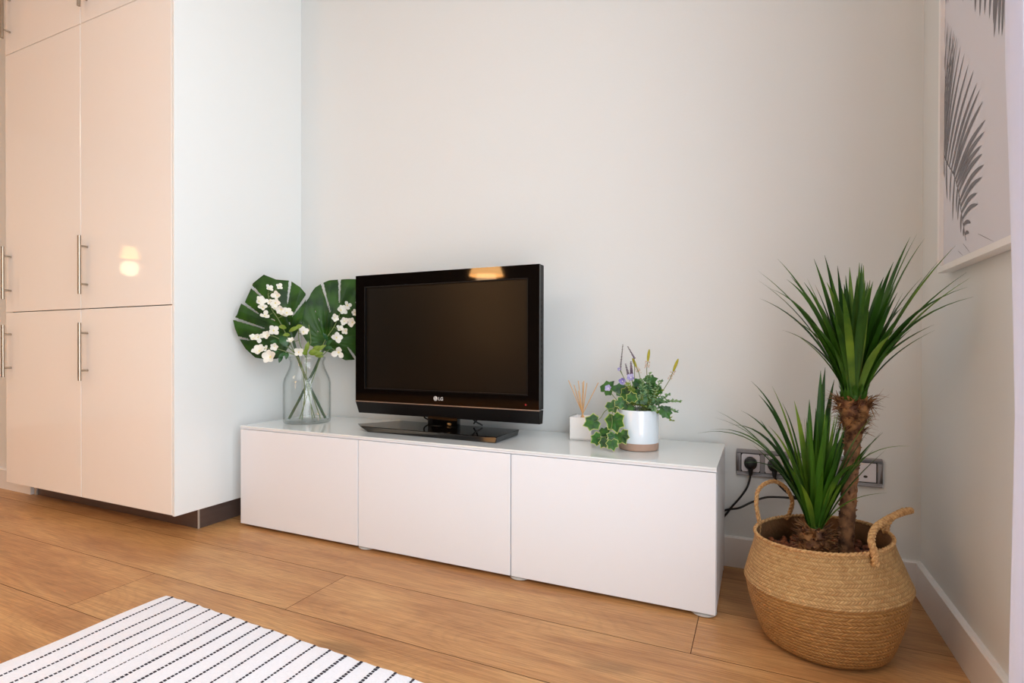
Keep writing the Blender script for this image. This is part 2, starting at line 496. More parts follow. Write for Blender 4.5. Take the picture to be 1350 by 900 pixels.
# plinth
e = empty('plinth', (-3.0, -.3, 0), 'low brown metallic plinth set back under the wardrobe', 'plinth')
b = MB(); b.box(xb + .0, -2.4500, -.505, -.49, 0.0005, CZ - .002); b.box(-2.465, -2.4500, -.49, -.0145, .0005, CZ - .002)
b.build('board', M['plinth'], e)
b = MB(); b.box(-2.4515, -2.4485, -.5075, -.5, .0005, CZ - .003); b.build('corner_strip', M['plinthedge'], e, bevel=.0006)
b = MB(); b.box(xb - .0005, xb + .018, -.512, -.505, .0005, CZ - .003); b.build('end_strip', M['plinthedge'], e, bevel=.0006)

# ------------------------------------------------------------------ television bench
BX0, BX1 = -2.3328, -.5328
BF, BB = -.410, -.0165
BTOP = .4045
e = empty('tv_bench', ((BX0 + BX1) / 2, (BF + BB) / 2, 0), 'long low white television bench with three flat handleless doors', 'tv bench')
b = MB(); b.box(BX0, BX1, BF, BB, BTOP - .0055, BTOP); b.build('top_panel', M['benchtop'], e, bevel=.0012)
zt = BTOP - .006
zb = .0112
b = MB(); t = .016
b.box(BX0 + .001, BX0 + t, BF + .0215, BB, zb, zt); b.build('side_panel', M['bench'], e)
b = MB(); b.box(BX1 - t, BX1 - .001, BF + .0215, BB, zb, zt); b.build('side_panel', M['bench'], e)
b = MB()
b.box(BX0 + t, BX1 - t, BF + .0215, BB, zb, zb + t); b.box(BX0 + t, BX1 - t, BF + .0215, BB, zt - t, zt)
for k in (1, 2):
    xx = BX0 + .6 * k; b.box(xx - t, xx + t, BF + .0215, BB - .01, zb + t, zt - t)
b.box(BX0 + t, BX1 - t, BB - .006, BB, zb + t, zt - t)
b.build('carcass', M['bench'], e)
for k in range(3):
    x0 = BX0 + .6 * k + .0017; x1 = BX0 + .6 * (k + 1) - .0017
    b = MB(); b.box(x0, x1, BF + .0012, BF + .0200, zb, zt - .0085)
    b.build('door', M['bench'], e, bevel=.0016)
b = MB(); b.box(BX0 + .001, BX1 - .001, BF + .003, BF + .021, zt - .0065, zt); b.build('front_rail', M['bench'], e)
for x in (BX0 + .03, BX0 + .6 + .02, BX0 + 1.2 + .02, BX1 - .034):
    for y in (BF + (.034 if x > BX0 + .1 else .075), BB - .04):
        b = MB(); b.lathe([(0, 0.0003), (.030, .0003), (.034, .003), (.034, .006), (.026, .009), (.02, .0112), (0, .0112)], 28, (x, y, 0))
        b.build('foot', M['foot'], e, smooth=True)

# ------------------------------------------------------------------ television
TX0, TX1, TY, TZ0, TZ1 = -1.906, -1.1135, -.22, .4575, 1.0065
TZL = .5058
e = empty('television', ((TX0 + TX1) / 2, -.2, BTOP), 'black flat screen television with glossy bezel standing on the white bench', 'television')
TC = (TX0 + TX1) / 2
SX0, SX1, SZ0, SZ1 = -1.862, -1.156, .5555, .9615
# bezel ring
b = MB()
def ringbox(mb, o, i, y0, y1, mi=0):
    ox0, ox1, oz0, oz1 = o; ix0, ix1, iz0, iz1 = i
    for (x0, x1, z0, z1) in ((ox0, ox1, iz1, oz1), (ox0, ox1, oz0, iz0), (ox0, ix0, iz0, iz1), (ix1, ox1, iz0, iz1)):
        mb.box(x0, x1, y0, y1, z0, z1, mi)
ringbox(b, (TX0, TX1, TZL + .0015, TZ1), (SX0, SX1, SZ0, SZ1), TY, TY + .012)
b.build('bezel', M['blackgloss'], e)
b = MB(); ringbox(b, (SX0, SX1, SZ0, SZ1), (SX0 + .004, SX1 - .004, SZ0 + .004, SZ1 - .004), TY - .0008, TY + .011)
b.build('screen_trim', M['blackmatte'], e)
b = MB(); b.box(SX0 + .004, SX1 - .004, TY + .006, TY + .01, SZ0 + .004, SZ1 - .004); b.build('screen', M['screen'], e)
b = MB(); b.box(TX0 - .001, TX1 + .001, TY - .002, TY + .01, TZL - .0018, TZL + .0016); b.build('silver_strip', M['silver'], e)
# lower chin, leaning back
b = MB()
yc = TY + .013
vs = [(TX0, TY, TZL - .002), (TX1, TY, TZL - .002), (TX1 - .003, yc, TZ0), (TX0 + .006, yc, TZ0),
      (TX0, TY + .04, TZL - .002), (TX1, TY + .04, TZL - .002), (TX1 - .003, TY + .04, TZ0), (TX0 + .006, TY + .04, TZ0)]
b.add(vs, [(0, 1, 2, 3), (7, 6, 5, 4), (0, 4, 5, 1), (3, 2, 6, 7), (0, 3, 7, 4), (1, 5, 6, 2)])
b.build('speaker_bar', M['blackmatte'], e)
b = MB()
b.box(TX0 + .0005, TX1 - .0005, TY + .012, TY + .042, TZL + .0015, TZ1 - .0005)
# back bulge
fr = [(TX0 + .03, TZ0 + .02), (TX1 - .03, TZ0 + .02), (TX1 - .03, TZ1 - .03), (TX0 + .03, TZ1 - .03)]
bk = [(TX0 + .11, TZ0 + .07), (TX1 - .11, TZ0 + .07), (TX1 - .11, TZ1 - .12), (TX0 + .11, TZ1 - .12)]
vs = [(x, TY + .042, z) for x, z in fr] + [(x, TY + .10, z) for x, z in bk]
b.add(vs, [(0, 1, 2, 3), (7, 6, 5, 4), (0, 4, 5, 1), (1, 5, 6, 2), (2, 6, 7, 3), (3, 7, 4, 0)])
for k in range(14):
    z = .62 + k * .02
    b.box(TX1 - .0008, TX1 + .0006, TY + .02, TY + .036, z, z + .009)
b.build('back_housing', M['blackmatte'], e)
# stand
b = MB(); b.prism([(TC - .062, TY + .012), (TC + .068, TY + .012), (TC + .06, TY + .05), (TC - .055, TY + .05)], .424, TZ0 + .03)
b.build('stand_neck', M['blackgloss'], e, bevel=.004)
b = MB()
bot = [(-1.760, -.323), (-1.222, -.3345), (-1.222, -.160), (-1.745, -.160)]
top = [(-1.795, -.327), (-1.2175, -.3365), (-1.2175, -.150), (-1.740, -.135), (-1.842, -.283)]
bot = [(-1.760, -.323), (-1.222, -.3345), (-1.222, -.155), (-1.745, -.145), (-1.80, -.275)]
b.prism(bot, BTOP + .0004, BTOP + .021, top=top)
b.build('stand_base', M['blackgloss'], e, bevel=.0018)
# cables behind the neck
for pts in ([(TC + .10, TY + .06, .50), (TC + .11, TY + .055, .455), (TC + .14, TY + .075, .43)],
            [(TC - .09, TY + .06, .49), (TC - .12, TY + .075, .45), (TC - .105, TY + .095, .432)],
            [(TC + .13, TY + .06, .50), (TC + .128, TY + .06, .46), (TC + .10, TY + .08, .434)]):
    b = MB(); b.tube(crom(pts), .003, 8); b.build('cable', M['cord'], e, smooth=True)

def text_mesh(body, size, name, m, parent, mtx, ext=.0003):
    cu = bpy.data.curves.new(name, 'FONT'); cu.body = body; cu.size = size; cu.extrude = ext
    cu.align_x = 'LEFT'; cu.offset = size * .012
    ob = bpy.data.objects.new(name, cu); col.objects.link(ob)
    dg = bpy.context.evaluated_depsgraph_get()
    me = bpy.data.meshes.new_from_object(ob.evaluated_get(dg))
    bpy.data.objects.remove(ob); bpy.data.curves.remove(cu)
    me.transform(mtx)
    me.materials.clear(); me.materials.append(m)
    o = bpy.data.objects.new(name, me); col.objects.link(o)
    o.parent = parent; o.matrix_parent_inverse = world(parent).inverted()
    return o
RX = Matrix.Rotation(PI / 2, 4, 'X')
LGX, LGZ = TC - .0115, .5305
b = MB(); cz = LGZ
n = 32
b.add([(LGX - .007 + .0088 * math.cos(2 * PI * k / n), TY - .0006, cz + .0088 * math.sin(2 * PI * k / n)) for k in range(n)], [tuple(range(n))])
b.add([(LGX - .007 + .0088 * math.cos(2 * PI * k / n), TY + .001, cz + .0088 * math.sin(2 * PI * k / n)) for k in range(n)], [tuple(range(n))])
lg = b.build('brand_badge', M['logo'], e, fix=False)
# inside of the round mark: nose stroke, eye and open arc
b = MB(); cxm = LGX - .007; yy = TY - .0009
b.box(cxm - .0008, cxm + .0006, yy, TY - .0006, cz - .0030, cz + .0042)
b.box(cxm - .0008, cxm + .0026, yy, TY - .0006, cz - .0036, cz - .0024)
b.ell((cxm - .0036, yy, cz + .003), (.0011, .0003, .0011))
for k in range(16):
    a0 = math.radians(80 + k * 17); a1 = math.radians(80 + (k + 1) * 17)
    r0, r1 = .0062, .0072
    b.add([(cxm + r0 * math.cos(a0), yy, cz + r0 * math.sin(a0)), (cxm + r1 * math.cos(a0), yy, cz + r1 * math.sin(a0)),
           (cxm + r1 * math.cos(a1), yy, cz + r1 * math.sin(a1)), (cxm + r0 * math.cos(a1), yy, cz + r0 * math.sin(a1))], [(0, 1, 2, 3)])
b.build('badge_strokes', M['logodark'], lg, fix=False)
text_mesh('LG', .0175, 'lettering', M['logo'], e, Matrix.Translation((LGX + .005, TY - .0006, cz - .0062)) @ RX)
b = MB(); b.ell((-1.163, TY - .0005, .524), (.0035, .0006, .0035)); b.build('power_light', M['redled'], e)

# ------------------------------------------------------------------ rug
def rug():
    e = empty('rug', (-1.4, -1.6, 0), 'white flatwoven cotton rug with rows of short black dashes', 'rug')
    b = MB(); X0, X1, Y1, Y0 = -1.985, -.55, -.9285, -2.45
    nx, ny = 60, 70
    T = .0062
    def P(i, j):
        x = X0 + (X1 - X0) * i / nx
        yt = Y1 - .036 * (x - X0)
        if i == 0: pass
        y = yt + (Y0 - yt) * j / ny
        # rounded, slightly wavy corner
        d = max(0, .035 - (x - X0)); yy = max(0, .03 - (yt - y))
        if d > 0 and yy > 0: x += d * yy * 12 * .35; y -= d * yy * 12 * .35
        x += .0035 * math.sin(y * 9) * (1 if i < 2 else 0) + (.008 * math.sin((y + .93) * 2.2) if i == 0 else 0)
        y += .0018 * math.sin(x * 160) * (1 if j == 0 else 0)
        return x, y
    vs = []
    for j in range(ny + 1):
        for i in range(nx + 1):
            x, y = P(i, j)
            edge = i in (0, nx) or j in (0, ny)
            z = T * (.75 if edge else 1) + .0007 * math.sin(x * 37 + 1.7 * math.sin(y * 6)) + .0005 * math.sin(y * 23 + x * 9)
            vs.append((x, y, z))
    fs = []
    W = nx + 1
    for j in range(ny):
        for i in range(nx):
            fs.append((j * W + i, (j + 1) * W + i, (j + 1) * W + i + 1, j * W + i + 1))
    n0 = len(vs)
    for j in range(ny + 1):
        for i in range(nx + 1):
            if i in (0, nx) or j in (0, ny):
                pass
    # skirt down to the floor
    ring = [(i, 0) for i in range(nx + 1)] + [(nx, j) for j in range(1, ny + 1)] + [(i, ny) for i in range(nx - 1, -1, -1)] + [(0, j) for j in range(ny - 1, 0, -1)]
    lows = []
    for i, j in ring:
        x, y = P(i, j); lows.append(len(vs)); vs.append((x, y, .0004))
    for k in range(len(ring)):
        k2 = (k + 1) % len(ring)
        a = ring[k][1] * W + ring[k][0]; c = ring[k2][1] * W + ring[k2][0]
        fs.append((a, c, lows[k2], lows[k]))
    b.add(vs, fs)
    b.build('woven_field', M['rug'], e, smooth=True)
    d = MB()
    xs = [-1.957, -1.897, -1.843, -1.792, -1.742, -1.692, -1.642, -1.593, -1.545]
    sl = [.077, .050, .036, .030, .022, .026, .018, .022, .02]
    while xs[-1] < X1 - .06: xs.append(xs[-1] + .0485); sl.append(.02)
    rnd = random.Random(5)
    wd = [.0042, .0044, .0046, .0038, .0024, .0058, .0052, .0050, .0044]
    for q, (x0, s_) in enumerate(zip(xs, sl)):
        w = wd[q] if q < len(wd) else rnd.choice([.004, .005, .006])
        w0 = w
        y = Y1 - .036 * (x0 - X0) - .002
        while y > Y0 + .01:
            L = .0056 + rnd.uniform(-.0006, .0006)
            if q == 4: w = w0 * (1.5 if y > -.99 else .8)
            x = x0 + s_ * (Y1 - y)
            ww = w * .62 * rnd.uniform(.85, 1.12)
            zc = T + .0007 * math.sin(x * 37 + 1.7 * math.sin(y * 6)) + .0005 * math.sin(y * 23 + x * 9)
            d.box(x - ww, x + ww, y - L, y, zc - .0006, zc + .0009)
            y -= .0084
    d.build('black_dashes', M['rugdash'], e)
rug()

# ------------------------------------------------------------------ wall sockets
e = empty('socket_panel', (-.297, 0, .303), 'long grey multi-gang wall socket panel behind the potted yucca', 'socket')
s0, s1, sz0, sz1 = -.4985, -.0955, .3035, .3905
b = MB(); ringbox(b, (s0, s1, sz0, sz1), (s0 + .013, s1 - .013, sz0 + .013, sz1 - .013), -.0095, -.0002)
b.build('frame', M['grey'], e, bevel=.0025)
b = MB(); b.box(s0 + .012, s1 - .012, -.004, -.0003, sz0 + .012, sz1 - .012); b.build('backing', M['darkgap'], e)
mods = [(-.4830, -.4285), (-.4135, -.3590), (-.3440, -.2895), (-.2730, -.2185), (-.1640, -.1115)]
zc = (sz0 + sz1) / 2
for a, c in ((-.4275, -.4145), (-.358, -.345), (-.2885, -.274), (-.2175, -.165)):
    b = MB(); b.box(a, c, -.0085, -.003, sz0 + .0135, sz1 - .0135); b.build('divider', M['grey'], e, bevel=.001)
for i, (a, c) in enumerate(mods):
    xm = (a + c) / 2
    if i < 4:
        b = MB(); n = 40; hw = (c - a) / 2; hz = .0285; R = .0205
        outer = []; inner = []
        for k in range(n):
            t = 2 * PI * k / n + PI / n
            s_ = max(abs(math.cos(t)) / hw, abs(math.sin(t)) / hz)
            outer.append((xm + math.cos(t) / s_, -.009, zc + math.sin(t) / s_))
            inner.append((xm + R * math.cos(t), -.009, zc + R * math.sin(t)))
        deep = [(x, -.0045, z) for x, y, z in inner]; ob_ = [(x, -.004, z) for x, y, z in outer]
        vs = outer + inner + deep + ob_
        fs = []
        for k in range(n):
            k2 = (k + 1) % n
            fs += [(k, k2, n + k2, n + k), (n + k, n + k2, 2 * n + k2, 2 * n + k), (k, 3 * n + k, 3 * n + k2, k2)]
        fs.append(tuple(2 * n + k for k in range(n)))
        b.add(vs, fs)
        so = b.build('socket', M['socket'], e)
        b = MB()
        for dx in (-.0095, .0095): b.ell((xm + dx, -.0046, zc), (.0026, .0005, .0026))
        b.build('pin_hole', M['darkgap'], so)
    else:
        b = MB(); b.box(a, c, -.009, -.004, zc - .0285, zc + .0285); so = b.build('cover_plate', M['socket'], e, bevel=.001)
        b = MB(); b.ell((xm - .001, -.0092, zc - .0125), (.0055, .0008, .0038)); b.build('opening', M['darkgap'], so)

def plug(xm, path, label, name='power_cord'):
    e = empty(name, (xm, -.02, zc), label, 'power cord')
    b = MB()
    b.tube([(xm, -.0046, zc), (xm, -.012, zc), (xm, -.030, zc), (xm, -.036, zc)], [.0188, .0192, .0188, .012], 28)
    b.tube([(xm, -.028, zc - .004), (xm, -.028, zc - .022), (xm, -.027, zc - .036)], [.0085, .0075, .005], 14)
    b.ell((xm, -.03, zc), (.0165, .010, .0165), 20, 10)
    b.build('plug', M['cord'], e, smooth=True)
    b = MB(); b.tube(crom([(xm, -.027, zc - .034)] + path, 8), .0033, 10)
    b.build('cord', M['cord'], e, smooth=True)
plug(-.4557, [(-.459, -.026, .292), (-.468, -.025, .265), (-.488, -.024, .232), (-.512, -.02, .199), (-.530, -.0142, .170), (-.548, -.0075, .152), (-.60, -.0075, .135)],
     'black power cord plugged into the left socket and dropping steeply behind the bench')
plug(-.3863, [(-.372, -.026, .287), (-.345, -.024, .262), (-.322, -.022, .250), (-.36, -.022, .249), (-.41, -.021, .243), (-.452, -.02, .222), (-.488, -.034, .203), (-.520, -.0145, .189), (-.548, -.0075, .178), (-.60, -.0075, .17)],
     'black power cord plugged into the second socket, crossing almost level behind the basket handle')

# ------------------------------------------------------------------ framed print on the right wall
e = empty('picture_frame', (0, -.51, .909), 'white box frame with a grey palm frond print on the right wall', 'picture')
FD = .029; fy1, fy0, fz0, fz1 = -.262, -.772, .909, 1.62 + .20
lip = .014
b = MB()
for (y0, y1, z0, z1) in ((fy0, fy1, fz0, fz0 + lip), (fy0, fy1, fz1 - lip, fz1), (fy0, fy0 + lip, fz0 + lip, fz1 - lip), (fy1 - lip, fy1, fz0 + lip, fz1 - lip)):
    b.box(-FD, -.0008, y0, y1, z0, z1)
b.build('frame', M['frame'], e)
PX = -.020
b = MB(); b.box(PX, PX + .003, fy0 + lip, fy1 - lip, fz0 + lip, fz1 - lip); pp = b.build('print', M['paper'], e)
RACH = [(-0.2578, 1.2203), (-0.2961, 1.1746), (-0.3521, 1.1256), (-0.3836, 1.0779), (-0.4074, 1.0187), (-0.4348, 0.9592)]
TIPS = [(-0.2780, 1.535), (-0.3017, 1.5087), (-0.3274, 1.4851), (-0.3450, 1.465), (-0.3644, 1.4418), (-0.3927, 1.408), (-0.4176, 1.3781), (-0.4439, 1.3416), (-0.475, 1.3138), (-0.4953, 1.2783), (-0.5109, 1.2574), (-0.5282, 1.2258), (-0.5434, 1.1822), (-0.5385, 1.1602), (-0.5232, 1.1381), (-0.5273, 1.1193), (-0.5362, 1.0941), (-0.5275, 1.0713), (-0.4998, 1.0461), (-0.506, 1.0214), (-0.4653, 0.9914), (-0.4555, 0.9715)]
LT = [(-0.282, 1.1402), (-0.3033, 1.0826), (-0.3239, 1.0694), (-0.3447, 1.0207), (-0.3701, 1.0348), (-0.3801, 1.0148), (-0.4015, 0.982), (-0.4194, 0.971)]
def leaflet(mb, p0, p1, w, x, bow=.0):
    p0 = Vector((x, *p0)); p1 = Vector((x, *p1)); d = p1 - p0; L = d.length; t = d / L; s = Vector((0, -t.z, t.y))
    n = 10; vs = []
    for i in range(n + 1):
        u = i / n; c = p0 + d * u + s * (bow * L * math.sin(PI * u)) 
        ww = w * (math.sin(PI * min(1, u * .92 + .06)) ** .6) * (1 - .35 * u)
        if i == n: ww = .0002
        vs += [c + s * ww, c - s * ww]
    mb.add(vs, [(2 * i, 2 * i + 1, 2 * i + 3, 2 * i + 2) for i in range(n)])
def rachpt(t):
    P = [Vector((0, *p)) for p in RACH]; P = crom(P, 8); q = P[min(int(t * (len(P) - 1)), len(P) - 1)]; return (q.y, q.z)
b = MB()
for i, tp in enumerate(TIPS):
    u = i / (len(TIPS) - 1)
    leaflet(b, rachpt(min(.97, u ** 1.25 * .95)), tp, .0052 + .0038 * math.sin(PI * u), PX - .0004 - .00002 * i, -.05 - .05 * u)
for i in range(9):   # frond tips lying across the lower leaflets, dense near the left edge
    leaflet(b, (-.277 - .004 * i, 1.20 + .012 * i), (-.279 - .012 * i, 1.53 - .012 * i), .0026, PX - .00035, -.02)
for i in range(7):
    leaflet(b, (-.279, 1.20 + .03 * i), (-.30 - .009 * i, 1.30 + .025 * i), .003, PX - .00036, .03)
for i, tp in enumerate(LT):
    u = i / (len(LT) - 1)
    leaflet(b, rachpt(min(.95, .1 + u * .8)), tp, .0055, PX - .0005, .04)
P = crom([Vector((PX - .0006, *p)) for p in RACH], 6)
for i in range(len(P) - 1):
    a, c = P[i], P[i + 1]; w = .0030 * (1 - i / len(P)) + .0012
    b.add([a + Vector((0, w, 0)), a - Vector((0, w, 0)), c - Vector((0, w, 0)), c + Vector((0, w, 0))], [(0, 1, 3, 2)])
b2 = MB()
bp = b.build('palm_frond', M['ink'], e, fix=False)
BTp = [(-0.4047, 1.4994), (-0.4562, 1.4709), (-0.4809, 1.4337), (-0.5082, 1.41), (-0.5342, 1.3982), (-0.5593, 1.3762), (-0.5801, 1.3542), (-0.5839, 1.326), (-0.6068, 1.3192), (-0.6214, 1.3089), (-.283, 1.5643), (-0.2985, 1.5587), (-.635, 1.32), (-.66, 1.33), (-.69, 1.35)]
BBp = [(-0.4301, 1.5645), (-0.4796, 1.53), (-0.4929, 1.5284), (-0.5228, 1.5127), (-0.5512, 1.4977), (-0.5783, 1.4834), (-0.5979, 1.4712), (-0.611, 1.4428), (-0.6234, 1.4567), (-0.6427, 1.4520), (-0.300, 1.65), (-0.32, 1.632), (-.66, 1.449), (-.69, 1.444), (-.72, 1.44)]
for tp, bs in zip(BTp, BBp): leaflet(b2, bs, tp, .0085, PX - .0004, .03)
rr = crom([Vector((PX - .0006, y, z)) for y, z in [(-.285, 1.665), (-.36, 1.60), (-.43, 1.5645), (-.5228, 1.5127), (-.611, 1.4628), (-.75, 1.435)]], 6)
for i in range(len(rr) - 1):
    a, c = rr[i], rr[i + 1]
    b2.add([a + Vector((0, 0, .003)), a - Vector((0, 0, .003)), c - Vector((0, 0, .003)), c + Vector((0, 0, .003))], [(0, 1, 3, 2)])
b2.build('palm_frond', M['ink'], e, fix=False)
for p, q in (((-.3847, .9444), (-.4164, .9287)), ((-.4159, .9558), (-.463, .9272)), ((-.5057, .9605), (-.588, .9295))):
    b = MB(); leaflet(b, p, q, .0008, PX - .0004); b.build('pencil_line', M['ink'], e, fix=False)

# ------------------------------------------------------------------ curtain at the window
def curtain():
    e = empty('curtain', (-.075, -.9, 2.45), 'plain white floor length curtain beside the window at the right edge of the photo', 'curtain')
    b = MB()
    nz = 44; ns = 90
    def P(s, z, off):
        # s along the curtain from its room-side edge at y=-.79 to y=-1.12, folded
        y = -.828 - .30 * s
        x = -.062 + .022 * math.sin(s * 2 * PI * 4.5 + .9 + .06 * math.sin(z * 2.1)) * (1 - .2 * z / 2.5) - .004 * math.cos(z * 3 + s * 6)
        y += .002 * math.sin(z * 3.3 + .4) * (1 - s) - .022 * max(0, 1.15 - abs(z - 1.55)) * (-1 if False else 0)
        y += .052 * max(0, min(1, (z - .62) / .55)) * (1 - s)
        return Vector((x + off, y, z))
    vs = []
    for off in (0, .0012):
        for j in range(nz + 1):
            z = .015 + (2.43 - .015) * j / nz
            for i in range(ns + 1):
                vs.append(P(i / ns, z, off))
    W = ns + 1; S = W * (nz + 1)
    fs = []
    for j in range(nz):
        for i in range(ns):
            a = j * W + i
            fs.append((a, a + 1, a + 1 + W, a + W)); fs.append((S + a, S + a + W, S + a + 1 + W, S + a + 1))
    for j in range(nz):
        for i in (0, ns):
            a = j * W + i; fs.append((a, a + W, S + a + W, S + a))
    for i in range(ns):
        for j in (0, nz):
            a = j * W + i; fs.append((a, a + 1, S + a + 1, S + a))
    b.add(vs, fs)
    b.build('cloth', M['curtain'], e, smooth=True)
    t = empty('curtain_rail', (-.075, -2, 2.455), 'white ceiling height curtain rail above the window', 'curtain rail')
    b = MB(); b.tube([(-.075, -.72, 2.455), (-.075, -3.3, 2.455)], .012, 14); b.build('rod', M['trim'], t, smooth=True)
    for y in (-.76, -2.1, -3.25):
        b = MB(); b.box(-.083, -.0005, y - .008, y + .008, 2.45, 2.475); b.build('bracket', M['trim'], t)
curtain()

# ------------------------------------------------------------------ basket
BC = Vector((-.2846, -.4035, 0)); RC = Vector((-.2943, -.4218, 0))
def basket():
    e = empty('woven_basket', (BC.x, BC.y, 0), 'round bellied seagrass basket with two rope handles holding the yucca', 'basket')
    prof = [(.0, .0015), (.06, .0015), (.105, .002), (.130, .008), (.143, .020), (.1525, .045), (.160, .070), (.167, .095), (.173, .125), (.1768, .148)]
    up_ = [(.1770, .1545), (.1800, .156), (.1790, .162), (.1765, .168), (.171, .185), (.165, .203), (.1575, .224), (.151, .245), (.147, .262), (.1465, .270)]
    def resample(pr, step):
        pts = crom([Vector((r, z, 0)) for r, z in pr], 10)
        d = [0]
        for i in range(1, len(pts)): d.append(d[-1] + (pts[i] - pts[i - 1]).length)
        n = int(d[-1] / step); out = []
        k = 0
        for q in range(n + 1):
            t = d[-1] * q / n
            while k < len(d) - 2 and d[k + 1] < t: k += 1
            f = (t - d[k]) / max(1e-9, d[k + 1] - d[k]); p = pts[k].lerp(pts[k + 1], f); out.append((p.x, p.y, t))
        return out
    def centre(z):
        f = max(0, (z - .157) / .113); return BC.lerp(RC, f)
    def pos(r, z, a):
        c = centre(z)
        x = r * math.cos(a); y = r * math.sin(a) * 1.02
        tilt = .085 * min(1, z / .157)
        if z > .157: tilt = .085
        return Vector((c.x + x, c.y + y, max(.0008, z + tilt * x)))
    def part(name, pr, rowh, strandw, m, seg=220, bulge=.0010):
        pts = resample(pr, .0018)
        b = MB(); vs = []; uvs = []
        for r, z, t in pts:
            rowf = t / rowh
            bl = bulge * (abs(math.sin(PI * rowf)) ** .7)
            # local surface normal approx radial
            for k in range(seg + 1):
                a = 2 * PI * k / seg
                rr = max(0, r + (bl if r > .11 else 0) + (.0007 * math.sin(7 * a + 30 * z) if r > .11 else 0))
                vs.append(pos(rr, z, a)); uvs.append((k / seg * round(2 * PI * .165 / strandw), t / rowh))
        W = seg + 1
        fs = [(i * W + k, i * W + k + 1, (i + 1) * W + k + 1, (i + 1) * W + k) for i in range(len(pts) - 1) for k in range(seg)]
        me = bpy.data.meshes.new(name); me.from_pydata([tuple(v) for v in vs], [], fs)
        ul = me.uv_layers.new(name='UVMap')
        for p in me.polygons:
            for li in p.loop_indices: ul.data[li].uv = uvs[me.loops[li].vertex_index]
        me.polygons.foreach_set('use_smooth', [True] * len(me.polygons)); me.materials.append(m)
        o = bpy.data.objects.new(name, me); col.objects.link(o); o.parent = e; o.matrix_parent_inverse = world(e).inverted()
        return o
    tag(part('lower_body', prof + [(.1775, .157)], .0088, .0085, M['weave2']), 'honey brown lower half')
    tag(part('upper_body', up_, .0086, .0066, M['weave']), 'pale straw upper band')
    # inner wall
    b = MB(); seg = 96; vs = []; lv = [(.1445, .268), (.143, .25), (.149, .225), (.158, .205), (.165, .19)]
    for r, z in lv:
        for k in range(seg): vs.append(pos(r, z, 2 * PI * k / seg))
    fs = [(i * seg + k, i * seg + (k + 1) % seg, (i + 1) * seg + (k + 1) % seg, (i + 1) * seg + k) for i in range(len(lv) - 1) for k in range(seg)]
    b.add(vs, fs); b.build('inner_lining', M['weavein'], e, smooth=True, fix=False)
    # braided rim: two twisted strands
    b = MB()
    for ph in (0, PI):
        pts = []
        for k in range(361):
            a = 2 * PI * k / 360; tw = a * 46 + ph
            p = pos(.1462 + .0021 * math.cos(tw), .2710 + .0021 * math.sin(tw), a); pts.append(p)
        b.tube(pts, .0027, 7, cap=False)
    b.build('rim', M['rope'], e, smooth=True, weld=False)
    def rope(pts, rad=.0052, turns=60):
        P = crom(pts, 14); m = MB(); L = sum((P[i + 1] - P[i]).length for i in range(len(P) - 1))
        for ph in (0, 2 * PI / 3, 4 * PI / 3):
            u = (P[1] - P[0]).orthogonal().normalized(); out = []; s = 0
            for i, p in enumerate(P):
                t = (P[min(i + 1, len(P) - 1)] - P[max(i - 1, 0)]).normalized()
                u = (u - t * u.dot(t)).normalized(); w = t.cross(u)
                if i: s += (P[i] - P[i - 1]).length
                a = s * 210 + ph
                out.append(p + (u * math.cos(a) + w * math.sin(a)) * rad * .62)
            # refine
            out = crom(out, 3)
            m.tube(out, rad * .62, 7)
        return m.build('handle', M['rope'], e, smooth=True, weld=False)
    rope([(-.4335, -.375, .225), (-.4305, -.362, .262), (-.4375, -.352, .305), (-.431, -.345, .345), (-.400, -.335, .366), (-.3695, -.325, .353), (-.351, -.315, .316), (-.3560, -.309, .282), (-.3640, -.305, .262)], .0046)
    rope([(-.2030, -.553, .255), (-.2060, -.553, .282), (-.2090, -.540, .304), (-.196, -.505, .322), (-.160, -.450, .333), (-.125, -.405, .338), (-.104, -.372, .336), (-.112, -.352, .329), (-.135, -.362, .316), (-.150, -.372, .298), (-.1535, -.378, .277)], .0064)
basket()

# ------------------------------------------------------------------ yucca
YT = [(-0.3884, -0.3, 0.9634), (-0.4369, -0.34, 0.9281), (-0.4367, -0.38, 0.8991), (-0.433, -0.42, 0.8481), (-0.302, -0.3, 0.9577), (-0.2815, -0.34, 0.96), (-0.2552, -0.36, 0.9285), (-0.2112, -0.38, 0.9304), (-0.1828, -0.34, 0.8911), (-0.2213, -0.3, 0.9308), (-0.1008, -0.4, 0.9874), (-0.0955, -0.44, 0.969), (-0.1169, -0.36, 0.9073), (-0.0553, -0.5, 0.9399), (-0.074, -0.46, 0.9153), (-0.0428, -0.52, 0.879), (-0.0308, -0.5, 0.8697), (-0.0513, -0.56, 0.8456), (-0.0389, -0.55, 0.826), (-0.3647, -0.46, 0.8956), (-0.3382, -0.5, 0.8752), (-0.3636, -0.24, 0.9136), (-0.297, -0.55, 0.8677), (-0.2273, -0.56, 0.8583), (-0.1474, -0.3, 0.9015), (-0.0928, -0.3, 0.9984), (-0.1647, -0.5, 0.9119), (-0.2741, -0.6, 0.8482), (-0.4058, -0.25, 0.889)]
